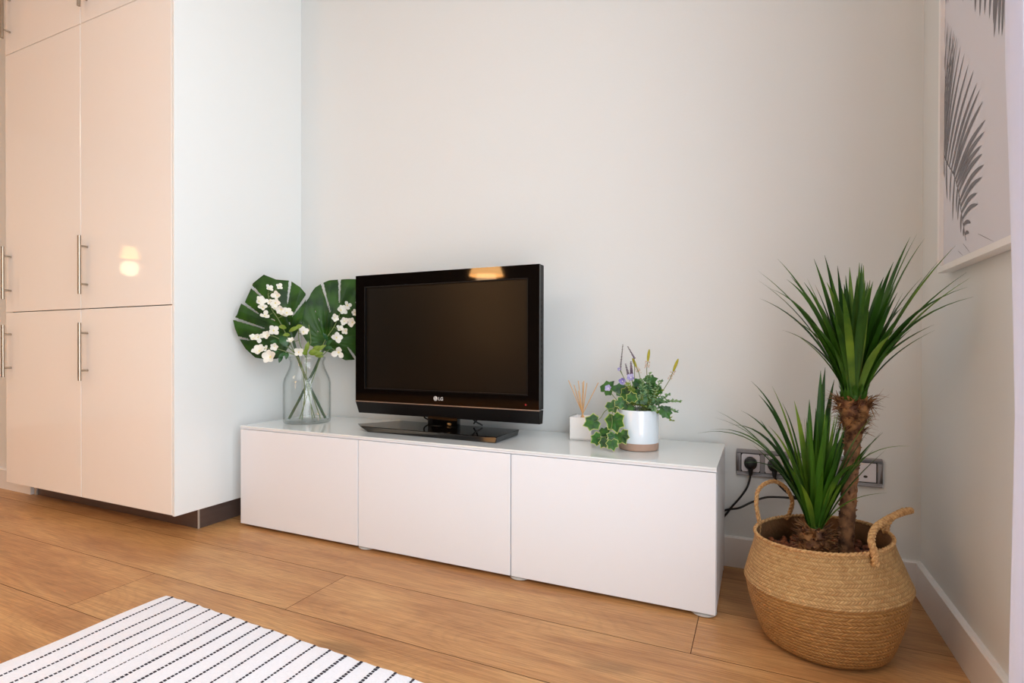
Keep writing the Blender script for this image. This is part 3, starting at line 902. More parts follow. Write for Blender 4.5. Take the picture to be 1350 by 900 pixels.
YS = [(-0.4521, -0.36, 0.6338), (-0.402, -0.4, 0.6239), (-0.3814, -0.46, 0.5895), (-0.3573, -0.5, 0.5978), (-0.3214, -0.44, 0.5977), (-0.2804, -0.36, 0.6732), (-0.2959, -0.42, 0.6674), (-0.2581, -0.34, 0.642), (-0.5348, -0.42, 0.5571), (-0.5344, -0.48, 0.5463), (-0.5542, -0.36, 0.4978), (-0.5759, -0.5, 0.5061), (-0.4765, -0.34, 0.5517), (-0.1842, -0.46, 0.5809), (-0.1323, -0.5, 0.5082), (-0.4661, -0.52, 0.4452), (-0.4122, -0.52, 0.5381), (-0.4335, -0.3, 0.5934), (-0.2253, -0.56, 0.4717), (-0.5116, -0.28, 0.5025), (-0.2629, -0.52, 0.5491), (-0.2027, -0.3, 0.5535)]
def blade(mb, base, tip, axis, W, rise=.55, mi=0, n=12):
    base = Vector(base); tip = Vector(tip); d = tip - base; L = d.length
    hor = Vector((d.x, d.y, 0))
    ctrl = base + Vector((0, 0, 1)) * (L * rise) + hor * .30
    P = bez(base, ctrl, tip, n)
    out = hor.normalized() if hor.length > .01 else Vector((0, -1, 0))
    vs = []
    for i, p in enumerate(P):
        t = (P[min(i + 1, n)] - P[max(i - 1, 0)]).normalized()
        side = t.cross(out); 
        if side.length < .05: side = Vector((0, 0, 1)).cross(out)
        side.normalize(); nrm = side.cross(t).normalized()
        u = i / n
        w = W * (.62 + .9 * u) if u < .42 else W * (1 - ((u - .42) / .58) ** 1.7)
        w = max(w, .0003)
        vs += [p + side * w, p + nrm * (-w * .32), p - side * w]
    fs = []
    for i in range(n):
        a = 3 * i
        fs += [(a, a + 1, a + 4, a + 3), (a + 1, a + 2, a + 5, a + 4)]
    mb.add(vs, fs, mi)

def yucca():
    e = empty('yucca_plant', (-.28, -.41, .21), 'spiky green yucca with a tall and a short stem potted in the basket', 'plant')
    rnd = random.Random(11)
    # soil and bark
    b = MB(); seg = 40
    vs = [(RC.x, RC.y, .214)]
    for q, r in enumerate((.05, .10, .150)):
        for k in range(seg):
            a = 2 * PI * k / seg
            vs.append((RC.x + .004 + r * math.cos(a), RC.y + .006 + r * math.sin(a), .212 + .004 * math.sin(5 * a + r * 60) - .003 * q + .08 * r * math.cos(a)))
    fs = [(0, 1 + k, 1 + (k + 1) % seg) for k in range(seg)]
    for q in range(2):
        for k in range(seg):
            a = 1 + q * seg + k; c = 1 + q * seg + (k + 1) % seg
            fs.append((a, c, c + seg, a + seg))
    b.add(vs, fs); b.build('soil', M['soil'], e, smooth=True, fix=False)
    b = MB()
    for q in range(700):
        r = .142 * math.sqrt(rnd.random()); a = rnd.uniform(0, 2 * PI)
        x, y = RC.x + .004 + r * math.cos(a), RC.y + .006 + r * math.sin(a)
        s = rnd.uniform(.0035, .0075)
        rot = Matrix.Rotation(rnd.uniform(0, 6), 3, 'Z') @ Matrix.Rotation(rnd.uniform(-.8, .8), 3, 'X')
        b.ell((x, y, .214 + .08 * r * math.cos(a) + rnd.uniform(-.002, .007)), (s * 1.3, s * .9, s * .6), 6, 4, rot=rot)
    tag(b.build('bark_chips', M['chip'], e, fix=False, weld=False), kind='stuff')
    # tall trunk
    path = crom([(-.2375, -.40, .205), (-.2385, -.40, .26), (-.2345, -.40, .34), (-.2315, -.40, .40), (-.2270, -.40, .47), (-.2245, -.40, .55)], 10)
    b = MB(); seg = 24; vs = []
    for i, p in enumerate(path):
        for k in range(seg):
            a = 2 * PI * k / seg
            r = .0168 + .0016 * math.sin(i * 1.3 + 2 * math.sin(a * 2)) * .6 + .0016 * rnd.uniform(-1, 1) + (.006 * math.exp(-i / 2))
            vs.append(p + Vector((r * math.cos(a), r * math.sin(a), 0)))
    b.add(vs, [(i * seg + k, i * seg + (k + 1) % seg, (i + 1) * seg + (k + 1) % seg, (i + 1) * seg + k) for i in range(len(path) - 1) for k in range(seg)])
    for q in range(150):      # old leaf scars as short knobs
        i = rnd.randrange(2, len(path) - 1); a = rnd.uniform(0, 2 * PI); p = path[i]
        d = Vector((math.cos(a), math.sin(a), .35)).normalized()
        s = rnd.uniform(.0025, .0048)
        b.tube([p + d * .0140, p + d * .0180, p + d * (.0208 + s * .4)], [s, s * .7, s * .12], 6)
    b.build('trunk', M['trunk'], e, smooth=True, fix=False, weld=False)
    # dry collar under the tall crown
    b = MB()
    cc = Vector((-.2245, -.40, 0))
    b.lathe([(.0165, .495), (.020, .52), (.027, .55), (.034, .58), (.032, .595), (.0, .60)], 26, (cc.x, cc.y, 0))
    for q in range(420):
        a = rnd.uniform(0, 2 * PI); z = .507 + .092 * rnd.random() ** .8; f = (z - .507) / .092
        r = .0165 + .021 * f
        p = cc + Vector((r * math.cos(a), r * math.sin(a), z))
        L = rnd.uniform(.014, .034)
        tip = p + Vector((math.cos(a + rnd.uniform(-1.3, 1.3)) * L, math.sin(a + rnd.uniform(-1.3, 1.3)) * L, rnd.uniform(-.006, .024)))
        blade(b, p - Vector((math.cos(a), math.sin(a), 0)) * .004, tip, None, rnd.uniform(.0012, .0032), .35, n=4)
    for (dx, dz) in ((.070, .615), (.058, .628), (-.048, .607), (.055, .590), (.050, .560), (.042, .553)):
        blade(b, cc + Vector((.028 * (1 if dx > 0 else -1), -.01, .585)), cc + Vector((dx, -.02, dz)), None, .003, .1, n=6)
    b.build('dry_collar', M['dry'], e, smooth=True, fix=False, weld=False)
    # tall crown
    base = Vector((-.2235, -.40, .592))
    b = MB()
    b.lathe([(.0225, .585), (.0235, .60), (.0205, .625), (.014, .65), (0, .655)], 24, (base.x, base.y, 0))
    for q in range(70):
        a = rnd.uniform(0, 2 * PI); r = .0215; z = rnd.uniform(.586, .612)
        p = Vector((base.x + r * math.cos(a), base.y + r * math.sin(a), z))
        blade(b, p, p + Vector((math.cos(a) * rnd.uniform(.004, .016), math.sin(a) * rnd.uniform(.004, .016), rnd.uniform(.02, .05))), None, rnd.uniform(.003, .0055), .5, mi=rnd.choice([0, 0, 1]), n=5)
    def ok(t): return t[0] < -.026
    for t in YT:
        d = Vector(t) - base; a = math.atan2(d.y, d.x)
        p = base + Vector((.018 * math.cos(a), .018 * math.sin(a), .012))
        blade(b, p, t, None, rnd.uniform(.0075, .0108), rnd.uniform(.50, .63), mi=0 if rnd.random() < .72 else 1)
    for q in range(62):
        a = rnd.uniform(0, 2 * PI); sp = rnd.uniform(.02, .165); zz = .90 + rnd.uniform(-.10, .04) - sp * .35
        t = Vector((base.x + sp * math.cos(a), base.y + sp * math.sin(a), zz))
        if t.x > -.03: t.x = -.03
        p = base + Vector((.016 * math.cos(a), .016 * math.sin(a), rnd.uniform(.005, .035)))
        blade(b, p, t, None, rnd.uniform(.007, .0108), rnd.uniform(.46, .6), mi=0 if rnd.random() < .75 else 1)
    b.build('leaf_crown', [M['yucca'], M['yucca2']], e, smooth=True, fix=False, weld=False, angle=80)
    # short stem
    sc = Vector((-.309, -.435, .212))
    b = MB(); b.lathe([(.030, -.005), (.036, .02), (.034, .05), (.024, .074), (0, .078)], 22, sc)
    for q in range(300):
        a = rnd.uniform(0, 2 * PI); f = rnd.random(); r = .034 - .008 * f
        p = sc + Vector((r * math.cos(a), r * math.sin(a), .005 + .070 * f))
        L = rnd.uniform(.014, .032)
        tip = p + Vector((math.cos(a) * L * .8, math.sin(a) * L * .8, rnd.uniform(.0, .03) - .002))
        blade(b, p - Vector((math.cos(a), math.sin(a), 0)) * .004, tip, None, rnd.uniform(.002, .0055), .3, n=4)
    b.build('dry_base', M['dry'], e, smooth=True, fix=False, weld=False)
    base = sc + Vector((0.002, 0, .058))
    b = MB()
    b.lathe([(.016, 0), (.017, .015), (.012, .035), (0, .04)], 20, base)
    for t in YS:
        d = Vector(t) - base; a = math.atan2(d.y, d.x)
        p = base + Vector((.013 * math.cos(a), .013 * math.sin(a), .01))
        dr = .56
        blade(b, p, t, None, rnd.uniform(.0065, .0092), rnd.uniform(dr, dr + .16) if t[2] > .53 else .78, mi=0 if rnd.random() < .7 else 1)
    for q in range(80):
        a = rnd.uniform(0, 2 * PI); sp = rnd.uniform(.015, .16); zz = .585 + rnd.uniform(-.11, .02) - sp * .5
        t = Vector((base.x + sp * math.cos(a), base.y + sp * math.sin(a), zz))
        p = base + Vector((.012 * math.cos(a), .012 * math.sin(a), rnd.uniform(.005, .025)))
        blade(b, p, t, None, rnd.uniform(.0065, .009), rnd.uniform(.4, .52), mi=0 if rnd.random() < .75 else 1)
    b.build('leaf_crown', [M['yucca'], M['yucca2']], e, smooth=True, fix=False, weld=False, angle=80)
yucca()

# ------------------------------------------------------------------ reed diffuser
e = empty('reed_diffuser', (-.9865, -.118, BTOP), 'small square white reed diffuser standing beside the potted flowers', 'diffuser')
dx0, dx1, dy0, dy1, dz1 = -1.0245, -.9485, -.157, -.081, .4855
b = MB()
t = .004
b.box(dx0, dx1, dy0, dy1, BTOP + .0004, BTOP + .006)
for (x0, x1, y0, y1) in ((dx0, dx1, dy0, dy0 + t), (dx0, dx1, dy1 - t, dy1), (dx0, dx0 + t, dy0 + t, dy1 - t), (dx1 - t, dx1, dy0 + t, dy1 - t)):
    b.box(x0, x1, y0, y1, BTOP + .006, dz1 - .003)
b.box(dx0 + t, dx1 - t, dy0 + t, dy1 - t, BTOP + .05, BTOP + .052)
b.build('holder', M['diff'], e)
b = MB()
for (x0, x1, y0, y1) in ((dx0 - .003, dx1 + .003, dy0 - .003, dy0), (dx0 - .003, dx1 + .003, dy1, dy1 + .003), (dx0 - .003, dx0, dy0, dy1), (dx1, dx1 + .003, dy0, dy1)):
    b.box(x0, x1, y0, y1, BTOP + .0004, dz1)
b.build('glass_sleeve', M['glass'], e)
dm = Vector(((dx0 + dx1) / 2 - .004, (dy0 + dy1) / 2, BTOP + .053))
for (tx, ty, tz) in ((-1.044, -.115, .606), (-1.028, -.10, .589), (-1.005, -.125, .606), (-.9965, -.10, .600), (-.986, -.12, .606), (-.9795, -.105, .598), (-.9345, -.12, .601), (-1.000, -.14, .572)):
    q = Vector((tx, ty, tz)); p = dm + Vector((-(tx - dm.x) * .30, -(ty - dm.y) * .3, 0))
    b = MB(); b.tube([p, q], .0016, 8); b.build('reed', M['reed'], e, smooth=True)

# ------------------------------------------------------------------ potted flowers
def ivy_leaf(mb, c, size, roll, nrm, mi_in=0, mi_edge=1):
    """five-lobed ivy leaf with a pale margin; nrm = facing direction"""
    c = Vector(c); n = Vector(nrm).normalized()
    up = Vector((0, 0, 1)); s = up.cross(n).normalized(); u = n.cross(s).normalized()
    ca, sa = math.cos(roll), math.sin(roll)
    e1 = s * ca + u * sa; e2 = -s * sa + u * ca
    out = [(0, -1.0), (.30, -.62), (.66, -.56), (.62, -.16), (.80, .24), (.52, .42), (.34, .60), (.08, .46), (0, .36), (-.08, .46), (-.34, .60), (-.52, .42), (-.80, .24), (-.62, -.16), (-.66, -.56), (-.30, -.62)]
    P = []
    k = len(out)
    def pt(x, y, q):
        z = -.16 * (x * x + y * y) + .05 * abs(x)
        return c + (e1 * x + e2 * y) * size * q + n * z * size
    # subdivide outline
    ol = []
    for i in range(k):
        a = out[i]; b_ = out[(i + 1) % k]
        for t in (0, .5):
            ol.append((a[0] * (1 - t) + b_[0] * t, a[1] * (1 - t) + b_[1] * t))
    m = len(ol)
    vs = [c]
    for q in (.45, .90, 1.0):
        for x, y in ol: vs.append(pt(x, y, q))
    fs = [(0, 1 + i, 1 + (i + 1) % m) for i in range(m)]
    mb.add(vs, fs, mi_in)
    b0 = len(mb.v) - len(vs)
    for r, mi in ((0, mi_in), (1, mi_edge)):
        for i in range(m):
            j = (i + 1) % m
            mb.f.append((b0 + 1 + r * m + i, b0 + 1 + r * m + j, b0 + 1 + (r + 1) * m + j, b0 + 1 + (r + 1) * m + i)); mb.m.append(mi)

def oval_leaf(mb, c, tip, w, nrm, mi=0, fold=.2, n=6):
    c = Vector(c); tip = Vector(tip); d = tip - c; t = d.normalized(); nr = Vector(nrm).normalized()
    s = t.cross(nr); s = s.normalized() if s.length > .01 else t.orthogonal(); nn = s.cross(t)
    L = d.length; vs = []
    for i in range(n + 1):
        u = i / n; ww = w * math.sin(PI * min(1, .04 + u * .96)) ** .8 if i < n else .0002
        p = c + d * u + nn * (L * .12 * math.sin(PI * u))
        vs += [p + s * ww + nn * ww * fold, p, p - s * ww + nn * ww * fold]
    fs = []
    for i in range(n):
        a = 3 * i; fs += [(a, a + 1, a + 4, a + 3), (a + 1, a + 2, a + 5, a + 4)]
    mb.add(vs, fs, mi)

def flower(mb, c, r, nrm, rnd, petals=5, cup=.5, mp=0, mc=1):
    c = Vector(c); n = Vector(nrm).normalized(); s = n.orthogonal().normalized(); u = n.cross(s)
    a0 = rnd.uniform(0, 6)
    for k in range(petals):
        a = a0 + 2 * PI * k / petals + rnd.uniform(-.15, .15)
        d = s * math.cos(a) + u * math.sin(a)
        L = r * rnd.uniform(.85, 1.1)
        side = n.cross(d)
        vs = []; m = 5
        for i in range(m + 1):
            t = i / m
            w = L * .46 * math.sin(PI * (.10 + .78 * t)) 
            if i == m: w *= .55
            ctr = c + d * L * t + n * (cup * L * (t ** .8) - .25 * cup * L * t ** 3)
            vs += [ctr - side * w + n * w * .25, ctr - n * w * .06, ctr + side * w + n * w * .25]
        fs = []
        for i in range(m):
            q = 3 * i; fs += [(q, q + 1, q + 4, q + 3), (q + 1, q + 2, q + 5, q + 4)]
        mb.add(vs, fs, mp)
    mb.ell(c + n * r * .12, (r * .16, r * .16, r * .2), 6, 4, mc)

IVY = [(-0.8684, 0.5927), (-0.8513, 0.5409), (-0.8298, 0.5893), (-0.8439, 0.4936), (-0.9123, 0.4848), (-0.8752, 0.4558), (-0.8437, 0.4413), (-0.8973, 0.4327), (-0.8508, 0.4150), (-0.8751, 0.4150), (-0.8198, 0.4477), (-0.689, 0.5301), (-0.7366, 0.6203), (-0.7184, 0.5932), (-0.7688, 0.6101), (-0.8249, 0.5516)]
def potted():
    PC = Vector((-.776, -.222, BTOP)); R = .0615
    e = empty('flower_pot', PC, 'white glazed pot of mixed artificial flowers and trailing variegated ivy', 'potted plant')
    b = MB(); zt = .1245
    b.lathe([(R - .0005, .023), (R, .024), (R + .0004, .06), (R, zt - .002), (R - .001, zt), (R - .004, zt), (R - .005, zt - .003), (R - .005, .03), (0, .03)], 64, PC)
    pot = b.build('pot', M['ceramic'], e, smooth=True)
    b = MB(); b.lathe([(0, .0004), (R - .004, .0004), (R - .0005, .003), (R, .0235), (R - .004, .024), (0, .024)], 64, PC)
    tag(b.build('clay_base', M['clay'], e, smooth=True), 'unglazed tan clay base band')
    b = MB(); b.lathe([(0, .116), (.03, .117), (R - .0055, .113)], 40, PC); b.build('soil', M['soil'], e, smooth=True, fix=False)
    rnd = random.Random(21)
    cam = Vector((.15, -1, .15))
    # ivy vine: leaves plus stems
    b = MB()
    sizes = [.024, .021, .020, .030, .026, .017, .022, .020, .018, .017, .022, .018, .020, .017, .018, .020]
    rolls = [2.6, .5, 2.2, .25, -1.2, .2, -.2, -1.0, .3, -.5, .6, .5, 2.0, 1.2, 2.6, .9]
    ys = [-.250, -.262, -.235, -.292, -.268, -.285, -.300, -.285, -.318, -.300, -.298, -.265, -.21, -.235, -.235, -.262]
    root = PC + Vector((-.03, -.02, .115))
    for i, (x, z) in enumerate(IVY):
        y = ys[i]
        # keep the position along the sight line while moving nearer
        f = (y + 1.9297) / (-.26 + 1.9297)
        xx = -.4347 + (x + .4347) * f; zz = .7217 + (z - .7217) * f
        zz = max(zz, BTOP + .027)
        nr = cam + Vector((rnd.uniform(-.5, .3), rnd.uniform(-.2, .3), rnd.uniform(-.2, .5)))
        ivy_leaf(b, (xx, y, zz), sizes[i] * 1.42, rolls[i], nr, 0, 1 if i in (1, 3, 4, 6, 7, 8, 9, 10, 15) else 0)
    for i in range(30):
        a = rnd.uniform(0, 2 * PI); r = rnd.uniform(.015, .055)
        p = PC + Vector((r * math.cos(a), r * math.sin(a), rnd.uniform(.125, .20)))
        ivy_leaf(b, p, rnd.uniform(.020, .030), rnd.uniform(0, 6), (math.cos(a) + .1, math.sin(a) - 1, rnd.uniform(0, .7)), 0, 1 if rnd.random() < .25 else 0)
    def stem(pts, r=.0012, mi=2): b.tube(crom(pts, 6), r, 6, mi)
    stem([root, (-.835, -.27, .545), (-.845, -.285, .515), (-.842, -.296, .49), (-.850, -.30, .45), (-.852, -.312, .422)])
    stem([(-.838, -.275, .535), (-.868, -.275, .525), (-.885, -.275, .50), (-.905, -.27, .487)])
    stem([(-.85, -.30, .452), (-.868, -.295, .445), (-.890, -.288, .437)])
    stem([root, (-.84, -.255, .56), (-.865, -.252, .588)])
    b.build('ivy_vine', [M['ivy'], M['ivyedge'], M['stem2']], e, smooth=True, fix=False, weld=False, angle=80)
    # feathery sprigs
    FEA = [(-0.7357, 0.6426), (-0.7081, 0.5921), (-0.681, 0.5792), (-0.663, 0.5247), (-0.7216, 0.531), (-0.7867, 0.5562), (-0.7987, 0.6079), (-0.6718, 0.5012), (-0.6499, 0.5575), (-0.754, 0.5811), (-0.7354, 0.5584), (-0.699, 0.5599), (-0.7726, 0.5568), (-0.7542, 0.6234)]
    FEA += [(-.80, .56), (-.76, .565), (-.775, .59), (-.74, .60), (-.795, .545), (-.725, .555), (-.81, .575), (-.70, .62)]
    for i, (x, z) in enumerate(FEA):
        y = -.24 + rnd.uniform(-.035, .02)
        b = MB(); tip = Vector((x, y, z)); r0 = PC + Vector((.02, -.015, .112)) + Vector((rnd.uniform(-.02, .02), rnd.uniform(-.015, .015), 0))
        ctrl = (r0 + tip) / 2 + Vector((0, 0, .03 if z < .56 else .01))
        P = bez(r0, ctrl, tip, 12)
        b.tube(P, .0009, 5, 1)
        for q in range(5, 13):
            p = P[q]
            for w in range(7):
                a = rnd.uniform(0, 2 * PI); el = rnd.uniform(-.2, .9)
                d = Vector((math.cos(a), math.sin(a) * .8 - .2, el)).normalized()
                L = rnd.uniform(.009, .017) * (1.2 - .04 * q)
                oval_leaf(b, p, p + d * L, rnd.uniform(.0014, .0026), Vector((0, -1, .3)), n=3)
        lime = i in (1, 6, 10, 12, 7, 15, 18, 20)
        b.build('feathery_sprig', [M['lime'] if lime else M['sage'], M['stem2']], e, smooth=True, fix=False, weld=False, angle=80)
    # lavender spikes
    for (t, lo, wdt) in (((-.8262, .7306), (-.8327, .6518), .0032), ((-.8102, .7243), (-.7885, .6885), .0036), ((-.8172, .6689), (-.8075, .6364), .0044), ((-.8004, .6764), (-.797, .6395), .0050)):
        b = MB(); y = -.225
        a = Vector((t[0], y, t[1])); c = Vector((lo[0], y - .005, lo[1]))
        b.tube([PC + Vector((-.02, 0, .112)), (c + PC + Vector((-.02, 0, .112))) / 2 + Vector((.004, 0, .012)), c], .0011, 6, 1)
        b.tube([c, a], .001, 6, 1)
        L = (a - c).length; n = int(L / .0052)
        for k in range(n + 1):
            p = c.lerp(a, k / n); w = wdt * (1 - .45 * k / n)
            for q in range(4):
                an = q * PI / 2 + k * .8
                b.ell(p + Vector((math.cos(an), math.sin(an), .3)) * w * .7, (w * .42, w * .42, w * .62), 6, 4, 0)
        b.build('lavender_spike', [M['lav'], M['stem2']], e, smooth=True, fix=False, weld=False)
    # yellow spikes
    for (t, lo) in (((-.7947, .6846), (-.7765, .6433)), ((-.7448, .7126), (-.7521, .6533)), ((-.6585, .6843), (-.6816, .6244))):
        b = MB(); y = -.22
        a = Vector((t[0], y, t[1])); c = Vector((lo[0], y, lo[1])); mid = c.lerp(a, .45)
        b.tube([PC + Vector((.012, 0, .112)), (c + PC + Vector((.012, 0, .112))) / 2 + Vector((.01, 0, .0)), c, a], .0012, 6, 1)
        rot = (a - mid).normalized().to_track_quat('Z', 'Y').to_matrix()
        L = (a - mid).length
        n = 12
        for k in range(n + 1):
            u = k / n; p = mid.lerp(a, u); w = .0068 * math.sin(PI * (.15 + .8 * u)) ** .8
            for q in range(7):
                an = q * 2 * PI / 7 + k * .45
                d = rot @ Vector((math.cos(an), math.sin(an), 1.2))
                b.ell(p + d * w * .45, (.0016, .0016, .0035), 5, 4, 0, rot=rot)
        for k in range(26):
            p = c.lerp(mid, rnd.random()); an = rnd.uniform(0, 6)
            b.ell(p + Vector((math.cos(an) * .0065, math.sin(an) * .006, 0)), (.0018, .0018, .0018), 5, 4, 2)
        b.build('yellow_spike', [M['yel'], M['stem2'], M['pink']], e, smooth=True, fix=False, weld=False)
    for (x, y, z, r) in ((-.8600, -.272, .5945, .0125), (-.818, -.262, .6170, .012), (-.7935, -.255, .629, .012), (-.834, -.235, .652, .007)):
        b = MB(); c = Vector((x, y, z))
        flower(b, c, r, Vector((rnd.uniform(-.6, .2), -1, rnd.uniform(.1, .6))), rnd, 5, .45)
        b.tube([c, (c + PC + Vector((0, 0, .11))) / 2 + Vector((0, 0, .012)), PC + Vector((-.01, 0, .113))], .0011, 6, 2)
        b.build('violet_flower', [M['blue'], M['petal'], M['stem2']], e, smooth=True, fix=False, weld=False, angle=80)
potted()

# ------------------------------------------------------------------ glass vase and its bouquet
VC = Vector((-2.163, -.222, BTOP))
U = Vector((.70, .714, 0)).normalized(); NN = Vector((U.y, -U.x, 0))
def LP(u, v, w=0):
    return Vector((-2.163, -.222, .55)) + U * u + Vector((0, 0, v)) + NN * w
def vase():
    e = empty('glass_vase', VC, 'clear glass milk bottle shaped vase holding leaves and white blossoms', 'vase')
    b = MB()
    o = [(.0, .0006), (.086, .0006), (.0925, .004), (.0945, .012), (.0950, .10), (.0945, .165), (.0905, .185), (.082, .205), (.0725, .226), (.0685, .240), (.0670, .250), (.0680, .258), (.0720, .266), (.0730, .271), (.0715, .276)]
    i = [(.0685, .275), (.0685, .268), (.0645, .258), (.0640, .248), (.0660, .238), (.0700, .224), (.0795, .203), (.0880, .183), (.0915, .163), (.0920, .10), (.0915, .016), (.088, .010), (.0, .009)]
    b.lathe(o + i, 72, VC)
    b.build('vase_body', M['glass'], e, smooth=True)
    return e
vase()

def monstera(label, C, OUT, SL, holes, wbase, stem_pts, seed, curl):
    e = empty('monstera_leaf', VC + Vector((0, 0, .02)), label, 'leaf')
    rnd = random.Random(seed)
    # boundary polygon with slits inserted -> radial sampling
    cx, cy = C
    import bisect
    poly = list(OUT)
    ang = lambda p: math.atan2(p[1] - cy, p[0] - cx)
    slits = []
    for k in range(0, len(SL), 2):
        o, i = SL[k], SL[k + 1]
        slits.append((o, i))
    def rad(a):
        d = (math.cos(a), math.sin(a)); best = None
        n = len(poly)
        for k in range(n):
            x1, y1 = poly[k][0] - cx, poly[k][1] - cy; x2, y2 = poly[(k + 1) % n][0] - cx, poly[(k + 1) % n][1] - cy
            ex, ey = x2 - x1, y2 - y1
            den = d[0] * ey - d[1] * ex
            if abs(den) < 1e-12: continue
            t = (x1 * ey - y1 * ex) / den; s = (x1 * d[1] - y1 * d[0]) / den
            if t > 0 and -1e-6 <= s <= 1 + 1e-6: best = t if best is None else max(best, t)
        return best or .02
    NA = 560; NR = 26
    # grid of quads in polar space; drop quads inside slits / holes
    def inslit(x, y):
        for (ox, oy), (ix, iy) in slits:
            # extend the outer end
            dx, dy = ox - ix, oy - iy; L = math.hypot(dx, dy); ux, uy = dx / L, dy / L
            px, py = x - ix, y - iy
            s = px * ux + py * uy; q = abs(-px * uy + py * ux)
            if s > 0:
                w = .0026 + .0032 * min(1, s / L)
                if s < .012: w = .0036 * math.sqrt(max(0, s / .012))
                if q < w and s < L + .06: return True
        for hx, hy, ra, rb, an in holes:
            px, py = x - hx, y - hy; c_, s_ = math.cos(an), math.sin(an)
            if ((px * c_ + py * s_) / ra) ** 2 + ((-px * s_ + py * c_) / rb) ** 2 < 1: return True
        return False
    RR = [rad(2 * PI * k / NA) for k in range(NA)]
    vein = [math.atan2((a[1] + b_[1]) / 2 - cy, (a[0] + b_[0]) / 2 - cx) for a, b_ in zip([s[0] for s in slits], [s[0] for s in slits][1:] + [slits[0][0]])]
    b = MB(); vs = []
    xy = []
    sa = sorted(ang(s[0]) for s in slits)
    def relief(x, y, a, r):
        # quilted lobes: raised between slit directions, sinking at the rim
        m = min(abs((a - q + PI) % (2 * PI) - PI) for q in sa)
        z = .010 * math.sin(min(m * 3.0, PI / 2)) * min(1, r / .05)
        z -= curl * (r / .2) ** 2 * .02
        z += .0006 * math.sin(a * 21 + r * 30) * min(1, r / .06)
        return z
    for j in range(NR + 1):
        for k in range(NA):
            a = 2 * PI * k / NA; r = RR[k] * (j / NR) ** .8
            x, y = cx + r * math.cos(a), cy + r * math.sin(a)
            xy.append((x, y)); vs.append(LP(x, y, wbase + relief(x, y, a, r)))
    fs = []
    for j in range(NR):
        for k in range(NA):
            k2 = (k + 1) % NA
            q = (j * NA + k, j * NA + k2, (j + 1) * NA + k2, (j + 1) * NA + k)
            mx_ = sum(xy[i][0] for i in q) / 4; my = sum(xy[i][1] for i in q) / 4
            if inslit(mx_, my): continue
            fs.append(q)
    b.add(vs, fs)
    # vein ribs
    o = b.build('blade', M['leaf'], e, smooth=True, fix=False, angle=80)
    sm = o.modifiers.new('thickness', 'SOLIDIFY'); sm.thickness = .0006
    b = MB()
    av = []
    s2 = sorted(sa)
    for i in range(len(s2)):
        a1 = s2[i]; a2 = s2[(i + 1) % len(s2)]
        if a2 < a1: a2 += 2 * PI
        av.append((a1 + a2) / 2)
    for a in av:
        P = []
        for q in range(9):
            r = rad(a) * .9 * q / 8; P.append(LP(cx + r * math.cos(a), cy + r * math.sin(a), wbase + relief(0, 0, a % (2 * PI) if a < PI else a - 2 * PI, r) + .0008))
        b.tube(P, [.0011 - .0009 * q / 8 for q in range(9)], 5)
    b.build('vein', M['leaf'], e, smooth=True, fix=False)
    P = [LP(cx, cy, wbase - .001)] + [LP(*p) for p in stem_pts]
    b = MB(); b.tube(crom(P, 8), .0052, 10); b.build('stem', M['stem'], e, smooth=True)

A_OUT = [(-0.1686, 0.4718), (-0.1212, 0.4526), (-0.0732, 0.4512), (-0.0605, 0.4472), (-0.0286, 0.4249), (-0.0063, 0.3982), (-0.0046, 0.3752), (-0.0093, 0.3382), (-0.0158, 0.3058), (-0.0286, 0.255), (-0.0457, 0.2181), (-0.0669, 0.1814), (-0.0879, 0.1449), (-0.1172, 0.1223), (-0.1584, 0.1198), (-0.1992, 0.1272), (-0.2354, 0.1629), (-0.2613, 0.2071), (-0.2751, 0.2467), (-0.2829, 0.2806), (-0.2671, 0.3043), (-0.2592, 0.331), (-0.2493, 0.3601), (-0.2393, 0.3538), (-0.2233, 0.3943), (-0.2092, 0.435), (-0.191, 0.4515)]
A_SL = [(-0.0668, 0.4497), (-0.0774, 0.3545), (-0.0046, 0.3821), (-0.0576, 0.3012), (-0.208, 0.4128), (-0.1645, 0.3697), (-0.2441, 0.3501), (-0.1849, 0.3063), (-0.2664, 0.2822), (-0.1646, 0.2475), (-0.2624, 0.2093), (-0.2193, 0.1995)]
B_OUT = [(0.0079, 0.3826), (0.0166, 0.4037), (0.0318, 0.4274), (0.0589, 0.4472), (0.0889, 0.4617), (0.129, 0.4678), (0.1651, 0.4719), (0.2017, 0.4737), (0.2386, 0.465), (0.2666, 0.4375), (0.276, 0.3849), (0.2714, 0.3126), (0.2668, 0.2404), (0.2528, 0.1827), (0.2296, 0.1347), (0.1927, 0.1158), (0.1563, 0.1137), (0.1337, 0.1256), (0.1023, 0.1445), (0.0406, 0.1632), (0.0058, 0.1817), (-0.0158, 0.2184), (-0.0329, 0.2549), (-0.0372, 0.2962), (-0.0201, 0.3425)]
B_SL = [(0.0606, 0.4473), (0.0943, 0.3178), (0.1335, 0.4685), (0.1313, 0.3635), (0.1973, 0.1253), (0.1653, 0.1705), (0.2247, 0.4691), (0.2017, 0.3681), (0.2737, 0.3127), (0.211, 0.2874)]
A_OUT = [(u, v) for u, v in A_OUT]
monstera('large split monstera leaf leaning left in the glass vase, beside the wardrobe', (-.0647, .2362), A_OUT, A_SL,
         [(-.069, .2704, .0022, .005, .3), (-.1337, .285, .003, .008, 1.2)], -.012,
         [(-.0306, .109, -.005), (.0038, .0186, 0), (.040, -.06, .012), (.0715, -.1290, .02)], 1, 1.0)
